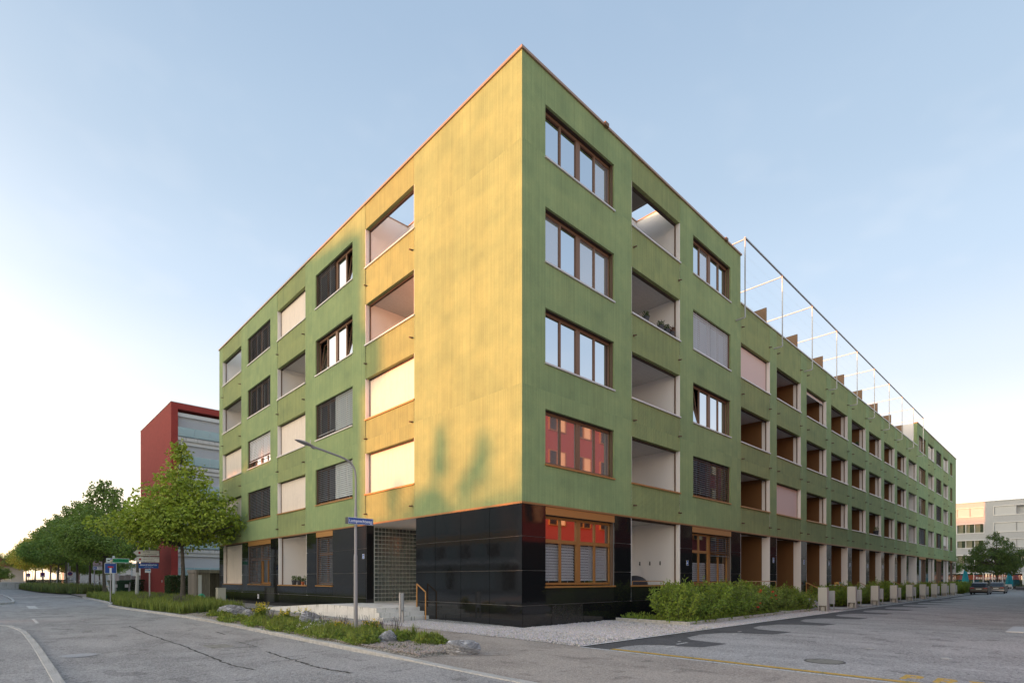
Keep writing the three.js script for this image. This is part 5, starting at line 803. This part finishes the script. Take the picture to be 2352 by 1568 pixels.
{ const s = thing('direction_sign', 'post with two white left-pointing arrow boards and a blue street name', 'sign', [-4.5, 0, -32.3]);
  mesh('post', cyl([0, 0, 0], [0, 4.5, 0], .045, .045, 12), M.galv, s);
  board(s, 'arrow_board', -1.0, .58, 3.21, 3.63, .05, arrowTex(['Die Post', 'Logistikzentrum'], true, -1, '#e4e6e4', '#1c1c20', 56), M.galv, -1); board(s, 'arrow_board', -.95, .58, 2.76, 3.18, .05, arrowTex(['ABB Schweiz AG, Turbo 2-4', 'Roboterproduktion', 'Tor- und Anlieferung'], true, -1, '#e4e6e4', '#1c1c20', 38), M.galv, -1);
  board(s, 'name_plate', -.66, .52, 2.36, 2.72, .05, printTex(768, 224, (x, w, h) => { x.fillStyle = '#1b56a4'; x.fillRect(0, 0, w, h); x.fillStyle = '#eef3fa'; x.textAlign = 'center'; x.textBaseline = 'middle'; x.font = 'bold 92px sans-serif'; x.setTransform(.86, 0, 0, 1, w / 2, h * .36); x.fillText('Eduard Imhof-Str', 0, 0); x.setTransform(1, 0, 0, 1, 0, 0); x.font = '26px sans-serif'; x.fillText('Professor an der ETH', w / 2, h * .68); x.fillText('Kartograph, Maler, 1895 - 1986', w / 2, h * .85); }), M.dark);
  board(s, 'small_plate', -.28, .06, 2.06, 2.30, .05, printTex(128, 96, (x, w, h) => { x.fillStyle = '#e6eef5'; x.fillRect(0, 0, w, h); x.fillStyle = '#4f8cc0'; x.fillRect(8, 18, w - 16, 30); x.fillStyle = '#e6eef5'; x.font = 'bold 22px sans-serif'; x.fillText('30 m', 26, 42); })); }
{ const s = thing('dead_end_sign', 'blue square dead-end sign with red bar on a thin post', 'sign', [-6.63, 0, -32.96]); mesh('post', cyl([0, 0, 0], [0, 2.85, 0], .038, .038, 10), M.galv, s);
  board(s, 'panel', -.33, .33, 2.0, 2.68, .045, printTex(256, 256, (x, w, h) => { x.fillStyle = '#e9eef4'; x.fillRect(0, 0, w, h); x.fillStyle = '#1c4fa0'; x.fillRect(8, 8, w - 16, h - 16); x.fillStyle = '#eef2f6'; x.fillRect(104, 100, 48, 148); x.fillStyle = '#c2202a'; x.fillRect(70, 76, 116, 40); })); mesh('lamp_clip', [cyl([0, 2.75, .1], [.1, 2.95, .1], .07, .05, 10)], std([.6, .55, .4]), s); }
{ const s = thing('square_sign', 'white pole with long green square-name sign', 'sign', [-5.17, 0, -42.6]); mesh('pole', cyl([0, 0, 0], [0, 3.4, 0], .09, .08, 14), std([.62, .64, .65]), s); mesh('cap', new THREE.SphereGeometry(.1, 14, 10).translate(0, 3.42, 0), std([.62, .64, .65]), s);
  board(s, 'panel', -.52, 1.05, 2.96, 3.33, .1, printTex(768, 176, (x, w, h) => { x.fillStyle = '#dfe6e2'; x.fillRect(0, 0, w, h); x.fillStyle = '#0f9460'; x.fillRect(210, 16, w - 226, h - 32); x.fillStyle = '#2455a8'; x.fillRect(140, 16, 66, h - 32); x.fillStyle = '#fff'; x.font = 'bold 70px sans-serif'; x.textBaseline = 'middle'; x.fillText('P', 150, h / 2); x.fillStyle = '#0a2a22'; x.font = 'bold 74px sans-serif'; x.fillText('Max Bill-Platz', 236, h / 2); x.fillStyle = '#33383a'; x.beginPath(); x.moveTo(40, 70); x.lineTo(90, 70); x.lineTo(90, 50); x.lineTo(125, 88); x.lineTo(90, 126); x.lineTo(90, 106); x.lineTo(40, 106); x.fill(); })); }
{ const s = thing('direction_sign', 'post with pinkish and white right-pointing boards under the far trees', 'sign', [-3.98, 0, -65]); mesh('post', cyl([0, 0, 0], [0, 3.9, 0], .06, .06, 10), M.galv, s); board(s, 'arrow_board', -.15, 1.18, 3.15, 3.68, .07, arrowTex(['Nordlicht', 'Gastronomie'], false, 1, '#c8b4b8', '#26262a', 62), M.galv, 1); board(s, 'arrow_board', -.15, 1.12, 2.66, 3.08, .07, printTex(512, 170, (x, w, h) => { x.fillStyle = '#dfe2e4'; x.fillRect(0, 0, w, h); x.fillStyle = '#2455a8'; x.fillRect(24, 24, 120, h - 48); x.fillStyle = '#fff'; x.font = 'bold 90px sans-serif'; x.fillText('P', 50, 118); x.fillStyle = '#222'; x.font = '56px sans-serif'; x.fillText('Zufahrt', 190, 74); x.fillText('ALDI', 220, 136); }), M.galv, 1); }
const noPark = printTex(192, 256, (x, w, h) => { x.fillStyle = '#e4e2e6'; x.fillRect(0, 0, w, h); x.fillStyle = '#a02742'; x.beginPath(); x.arc(96, 96, 84, 0, 7); x.fill(); x.fillStyle = '#2c4a94'; x.beginPath(); x.arc(96, 96, 64, 0, 7); x.fill(); x.strokeStyle = '#a02742'; x.lineWidth = 18; x.beginPath(); x.moveTo(50, 50); x.lineTo(142, 142); x.stroke(); x.fillStyle = '#333'; x.font = '34px sans-serif'; x.fillText('Zone', 56, 226); });
[[-4.75, -82, 'nearest round no-parking sign under the street trees', 1], [-6.0, -112, 'middle round no-parking sign under the street trees', 1.05], [-6.4, -150, 'farthest round no-parking sign under the street trees', 1.1]].forEach(([x, z, l, k]) => { const s = thing('no_parking_sign', l, 'sign', [x, 0, z], 0, 'no-parking signs along the left road'); s.scale.setScalar(k); mesh('post', cyl([0, 0, 0], [0, 3.4, 0], .05, .05, 8), M.galv, s); board(s, 'panel', -.31, .31, 1.85, 2.65, .06, noPark); });
[[-4.9, -100, 'thin grey pole between the far street trees'], [-6.6, -128, 'thin grey pole near the end of the tree row'], [-2.2, -72, 'dark grey pole behind the green container']].forEach(([x, z, l]) => { const s = thing('metal_pole', l, 'pole', [x, 0, z]); mesh('shaft', cyl([0, 0, 0], [0, 2.9, 0], .06, .05, 8), M.galv, s); mesh('cap', cyl([0, 2.9, 0], [0, 2.98, 0], .09, .07, 8), M.galv, s); });
{ const s = thing('painted_trunk', 'slim bare trunk painted white at its foot beside the arrow signs', 'trunk', [-3.99, 0, -40.1]); mesh('lower_trunk', cyl([0, 0, 0], [.05, 2.15, 0], .13, .11, 10), std([.55, .54, .50], { bumpMap: M.bark.bumpMap, bumpScale: .01 }), s); mesh('upper_trunk', cyl([.05, 2.15, 0], [.12, 5.2, 0], .11, .08, 10), M.bark, s); }
{ const s = thing('notice_board', 'pale pinkish notice board on a pole behind the meadow strip', 'board', [-3.6, 0, -54.6]); mesh('pole', cyl([.2, 0, 0], [.2, 1.5, 0], .04, .04, 8), M.galv, s); mesh('panel', bx(-.05, .42, 1.45, 2.15, .04, .07), std([.52, .47, .50]), s); }
// bollard light by the steps
{ const b = thing('path_light', 'galvanised two-legged path light with white panel beside the entrance steps', 'path light', [-1.8, 0, -4.35], .35); for (const x of [-.085, .085]) mesh('leg', bx(x - .022, x + .022, 0, 1.12, -.03, .03), M.galv, b); mesh('panel', bx(-.062, .062, .50, 1.09, -.025, .025), std([.66, .66, .65]), b); mesh('bridge', bx(-.062, .062, .45, .499, -.028, .028), M.galv, b); }
// mailboxes with meter cabinets
const mailA = std([.52, .52, .505], { roughness: .55, metalness: .15, bumpMap: grayTex(128, 128, [.6, .6], (u, v) => N(u * 64, v * 64)), bumpScale: .001 }), mailB = std([.40, .40, .39], { roughness: .55 });
function mailbox(label, x) {
  const g = thing('mailbox', label, 'mailbox', [x, 0, 4.0], 0, 'mailboxes along the right street');
  mesh('body', bx(0, .29, .31, 1.20, -.40, 0), mailA, g); mesh('leg', bx(.0, .29, 0, .309, -.03, 0), mailA, g); mesh('leg', bx(.0, .29, 0, .309, -.40, -.37), mailA, g); mesh('back_panel', bx(.24, .288, 0, .309, -.369, -.031), mailB, g); mesh('bin', bx(.10, .23, 0, .26, -.30, -.13), std([.45, .44, .41]), g); mesh('flap', bx(-.008, -.001, .98, 1.15, -.385, -.015), mailA, g);
  const m = grp('meter_box', g, [1.15, 0, -.22]); mesh('leg', bx(0, .05, 0, 1.0, -.03, .01), M.galv, m); mesh('leg', bx(0, .05, 0, 1.0, .17, .21), M.galv, m); mesh('cabinet', bx(-.01, .10, .36, 1.02, -.04, .22), std([.50, .51, .52], { roughness: .4 }), m);
}
['first and largest grey mailbox in the row beside the shrubs', 'second grey mailbox in the row', 'third grey mailbox in the row', 'fourth grey mailbox in the row', 'fifth grey mailbox in the row', 'sixth grey mailbox in the row', 'seventh grey mailbox in the row', 'eighth grey mailbox in the row', 'ninth and last grey mailbox before the parked cars'].forEach((l, k) => mailbox(l, 16.97 + 4.84 * k));
// potted plants
function potted(label, x, y, z, h, potMat, seed, base = [.07, .13, .02], pw = .11) { const g = thing('potted_plant', label, 'potted plant', [x, y, z], 0, 'potted plants on the house'); mesh('pot', new THREE.LatheGeometry([[0, 0], [pw * .72, 0], [pw, h * .42], [pw * 1.08, h * .42], [pw * 1.08, h * .46], [pw * .9, h * .46], [pw * .85, h * .40], [0, h * .40]].map(p => new THREE.Vector2(...p)), 18), potMat, g); const r = rng(seed), L = new Leaves(); for (let i = 0; i < 150; i++) { const a = r() * 6.2832, q = Math.sqrt(r()) * pw * 1.5, dir = unit(r, .8); L.leaf([q * Math.cos(a) * .6, h * (.42 + .42 * r()), q * Math.sin(a) * .6], dir, sideOf(dir, r), .08 * (.6 + .7 * r()), .02, tint(base, r, .5, .3)); } mesh('foliage', L.geo(), M.leaf, g); }
const potGrey = std([.06, .065, .075], { roughness: .6 }), potRed = std([.42, .12, .05], { roughness: .8 });
potted('leafy plant in a dark grey pot on the left ground-floor sill, leftmost', .13, 1.282, -18.75, .58, potGrey, 1, undefined, .15); potted('small tree-like plant in a dark pot, second on the left ground-floor sill', .13, 1.282, -18.05, .55, potGrey, 2, undefined, .13); potted('small plant in an orange clay pot on the left ground-floor sill', .13, 1.282, -17.55, .40, potRed, 3, [.09, .12, .05], .10); potted('grassy plant in a grey pot at the right end of the left ground-floor sill', .13, 1.282, -17.02, .55, potGrey, 4, undefined, .14);
[[7.5, 'leftmost plant on the third-floor loggia sill near the corner'], [8.65, 'second plant on the third-floor loggia sill near the corner'], [9.15, 'third plant on the third-floor loggia sill near the corner'], [9.55, 'reddish rightmost plant on the third-floor loggia sill near the corner']].forEach(([x, l], i) => potted(l, x, 12.402, -.13, .52, potGrey, 11 + i, i === 3 ? [.14, .07, .04] : [.05, .09, .02], .14));
potted('plant on a second-row loggia sill along the right facade', 44.6, 5.522, -.13, .85, potGrey, 20, undefined, .22); potted('low plant on an upper loggia sill of the right facade', 38.6, 12.402, -.13, .45, potGrey, 21, undefined, .16);
// plates on the stone base
function plate(name, label, cat, F, u, y, w, h, tex) { const g = thing(name, label, cat, F.p(u, y, -.008), F === FR ? 0 : -Math.PI / 2); mesh('plate', bx(-w / 2, w / 2, -h / 2, h / 2, -.012, .0), std([.62, .64, .66]), g); put(g, 'print', face(w, h, tex), 0, 0, .0025); }
const dogTex = printTex(128, 128, (x, w, h) => { x.fillStyle = '#e8e8e8'; x.fillRect(0, 0, w, h); x.fillStyle = '#181818'; x.fillRect(30, 58, 52, 18); x.fillRect(32, 74, 8, 22); x.fillRect(70, 74, 8, 22); x.fillRect(78, 46, 22, 16); x.fillRect(22, 46, 8, 18); x.save(); x.translate(64, 64); x.rotate(.6); x.fillRect(-50, -4, 100, 8); x.restore(); });
plate('dog_sign', 'small white no-dogs plate low on the black base left of the shrubs', 'sign', FR, 8.25, .62, .19, .19, dogTex); plate('dog_sign', 'small white no-dogs plate low on the left black base', 'sign', FL, 24.2, .50, .24, .28, dogTex);
const numTex = n => printTex(96, 128, (x, w, h) => { x.fillStyle = '#dfe8f2'; x.fillRect(0, 0, w, h); x.fillStyle = '#2c62b0'; x.fillRect(8, 8, w - 16, h - 16); x.fillStyle = '#fff'; x.font = 'bold 66px sans-serif'; x.textAlign = 'center'; x.fillText(n, w / 2, 88); });
plate('house_number', 'blue house number plate left of the glass block entrance', 'house number', FL, 10.45, 2.66, .17, .22, numTex('2')); plate('house_number', 'blue house number plate on the black pier left of the second brass window', 'house number', FR, 10.75, 2.35, .16, .22, numTex('4'));
for (let k = 0; k < 6; k++) plate('house_number', `small blue house number plate on the ${['first', 'second', 'third', 'fourth', 'fifth', 'sixth'][k]} black pier of the brown recesses`, 'house number', FR, 20.9 + 5.1 * k, 2.72, .2, .3, numTex(String(6 + 2 * k)));
{ const g = thing('kettle_grill', 'black covered grill behind the brass rail of the ground-floor recess', 'grill', [8.0, .4, -1.0]); mesh('hood', new THREE.SphereGeometry(.75, 24, 12, 0, 6.3, 0, 1.57).scale(1, .55, .6).translate(0, .95, 0), M.dark, g); mesh('body', bx(-.7, .7, .55, .95, -.4, .4), M.dark, g); for (const [x, z] of [[-.6, -.3], [.6, -.3], [-.6, .3], [.6, .3]]) mesh('leg', cyl([x, 0, z], [x, .56, z], .03, .03, 8), M.dark, g); }
for (const d of [1.0, 1.55, 2.1]) { const h = thing('wall_hook', `dark wall hook on the white side of the ground-floor recess, ${d < 1.2 ? 'nearest the street' : d < 1.8 ? 'the middle one' : 'deepest inside'}`, 'hook', [10.068, 2.35, -d]); mesh('plate', bx(-.015, 0, -.09, .09, -.025, .025), M.dark, h); mesh('peg', cyl([-.015, -.05, 0], [-.07, -.03, 0], .012, .012, 6), M.dark, h); }
{ const t = thing('garden_table', 'white garden table with toys in a brown ground-floor recess', 'table', [28.4, .5, .8]); mesh('top', bx(0, 1.3, .68, .73, 0, .7), std([.7, .7, .68]), t); for (const [x, z] of [[.08, .08], [1.2, .08], [.08, .6], [1.2, .6]]) mesh('leg', cyl([x, 0, z], [x, .68, z], .03, .03, 8), std([.7, .7, .68]), t); for (const [x, c] of [[.3, [.6, .4, .05]], [.6, [.7, .25, .05]], [.95, [.06, .25, .5]]]) mesh('toy', new THREE.IcosahedronGeometry(.1, 1).translate(x, .82, .35), std(c), t); }
// ------------------------------------------------------------------ parked cars (tails towards us)
const paint = phys([.010, .010, .012], { roughness: .35, clearcoat: .25, clearcoatRoughness: .1 }), carGlass = phys([.008, .009, .012], { roughness: .08, ior: 1.45 }), tyre = std([.018, .018, .018], { roughness: .9 });
function car(label, pos, s, sedan) { // local +x is forward
  const g = thing('parked_car', label, 'car', pos, 0, 'cars parked beside the house'); g.scale.setScalar(s);
  const ext = (pts, w, bev, mat, name) => { const q = new THREE.ExtrudeGeometry(new THREE.Shape(pts.map(p => new THREE.Vector2(...p))), { depth: w - 2 * bev, bevelEnabled: true, bevelSize: bev, bevelThickness: bev, bevelSegments: 3, curveSegments: 6 }); q.translate(0, 0, -w / 2 + bev); q.computeVertexNormals(); return mesh(name, q, mat, g); };
  ext([[.14, .30], [.06, .55], [.10, .86], [.30, .97], [1.2, .98], [3.2, .96], [4.2, .82], [4.55, .66], [4.58, .36], [4.4, .26], [.3, .26]], 1.80, .06, paint, 'body');
  ext(sedan ? [[.35, .96], [1.05, 1.34], [1.5, 1.43], [2.2, 1.43], [3.15, .97]] : [[.20, .96], [.52, 1.36], [.85, 1.44], [2.3, 1.45], [3.3, .97]], 1.46, .10, paint, 'cabin');
  const rw = sedan ? [[.40, 1.02], [1.02, 1.36]] : [[.22, 1.02], [.50, 1.35]];
  { const p = new THREE.PlaneGeometry(1.18, Math.hypot(rw[1][0] - rw[0][0], rw[1][1] - rw[0][1])); p.rotateY(-Math.PI / 2); p.rotateZ(-Math.atan2(rw[1][0] - rw[0][0], rw[1][1] - rw[0][1])); const m = mesh('rear_window', p, carGlass, g); m.position.set((rw[0][0] + rw[1][0]) / 2 - .085, (rw[0][1] + rw[1][1]) / 2 + .03, 0); }
  for (const z of [-.737, .737]) { const w = new THREE.ShapeGeometry(new THREE.Shape((sedan ? [[.85, 1.02], [1.2, 1.33], [2.15, 1.35], [2.9, 1.02]] : [[.45, 1.03], [.68, 1.34], [2.25, 1.36], [3.0, 1.02]]).map(p => new THREE.Vector2(...p)))); const m = mesh('side_window', w, carGlass.clone(), g); m.material.side = THREE.DoubleSide; m.position.z = z; }
  for (const [x, z] of [[.85, -.8], [.85, .8], [3.7, -.8], [3.7, .8]]) { const w = grp('wheel', g, [x, .31, z]); mesh('tyre', new THREE.TorusGeometry(.24, .085, 10, 24), tyre, w); mesh('rim', cyl([0, 0, -.05], [0, 0, .05], .19, .19, 16), M.steel, w); }
  for (const z of [-.62, .62]) mesh('tail_light', new RoundedBoxGeometry(.16, .17, .40, 2, .04).translate(.06, .82, z), phys([.30, .012, .012], { roughness: .2, clearcoat: 1 }), g);
  mesh('number_plate', bx(-.035, -.02, .66, .78, -.27, .27), std([.72, .72, .66]), g); mesh('bumper', new RoundedBoxGeometry(.16, .22, 1.74, 2, .05).translate(.04, .44, 0), sedan ? std([.35, .35, .37], { metalness: .6, roughness: .3 }) : paint, g);
  if (!sedan) for (const z of [-.6, .6]) mesh('roof_rail', tube([[.6, 1.44, z], [.9, 1.50, z], [2.0, 1.50, z], [2.3, 1.46, z]], .018, 16, 6), M.steel, g);
  for (const z of [-.99, .99]) mesh('mirror', new RoundedBoxGeometry(.12, .14, .18, 2, .04).translate(2.75, 1.02, z * .97), paint, g);
}
car('black estate car parked beyond the last mailbox', [61.9, -.01, 5.12], .83, false); car('dark saloon car parked in front of the black estate', [69.5, -.01, 5.85], .83, true);
// ------------------------------------------------------------------ closed parasols and terrace planters
const teal = std([.035, .36, .44], { roughness: .85 });
[[99, -.2, .95, 3.5, 'closed turquoise parasol left of the restaurant lettering'], [99, 4.95, .5, 3.15, 'closed turquoise parasol right of the restaurant lettering'], [100, -2.0, .9, 2.6, 'closed turquoise parasol half hidden by the green house']].forEach(([x, z, y0, y1, l]) => { const g = thing('parasol', l, 'parasol', [x, 0, z], 0, 'closed parasols at the restaurant'); mesh('pole', cyl([0, 0, 0], [0, y1 + .1, 0], .03, .03, 10), std([.6, .6, .6]), g); mesh('base', cyl([0, 0, 0], [0, .1, 0], .35, .3, 20), M.concrete, g);
  const c = new THREE.CylinderGeometry(1, 1, 1, 48, 16, true), p = c.attributes.position; for (let i = 0; i < p.count; i++) { const t = p.getY(i) + .5, a = Math.atan2(p.getZ(i), p.getX(i)), r = (t > .18 ? lerp(.38, .05, Math.pow((t - .18) / .82, 1.3)) : lerp(.36, .38, t / .18) - .10 * Math.exp(-Math.pow((t - .2) / .05, 2))) * (1 + .16 * Math.sin(a * 8) + .07 * Math.sin(a * 13 + 2)); p.setXYZ(i, Math.cos(a) * r, lerp(y0, y1, t), Math.sin(a) * r); } c.computeVertexNormals(); teal.side = THREE.DoubleSide; mesh('canopy', c, teal, g); });
[[97.5, 2.6, 'low planter left of the parked cars on the restaurant terrace', 1.6], [97.5, 5.8, 'low planter right of the parked cars on the restaurant terrace', 2.4], [97.5, 9.0, 'low planter at the right end of the restaurant terrace', 2.2]].forEach(([x, z, l, w], i) => { const g = thing('planter', l, 'planter', [x, 0, z], 0, 'planters on the restaurant terrace'); mesh('box', bx(-.3, .3, 0, .45, 0, w), std([.12, .12, .13]), g); mesh('rim', bx(-.33, .33, .45, .5, -.03, w + .03), std([.55, .55, .55]), g); const r = rng(200 + i), L = new Leaves(); for (let k = 0; k < 350; k++) { const dir = unit(r, .6); L.leaf([(r() - .5) * .5, .5 + .3 * r(), r() * w], dir, sideOf(dir, r), .16, .04, tint([.05, .10, .03], r)); } mesh('foliage', L.geo(), M.leaf, g); });
{ const w = thing('bench', 'white slatted bench on the restaurant terrace', 'bench', [96.5, 0, 3.9]); mesh('seat', bx(-.2, .2, .42, .47, 0, 1.5), std([.7, .7, .68]), w); mesh('backrest', bx(.18, .22, .5, .85, 0, 1.5), std([.7, .7, .68]), w); for (const z of [.1, 1.4]) mesh('leg', bx(-.18, .18, 0, .42, z - .03, z + .03), std([.5, .5, .5]), w); }
renderer.render(scene, camera);
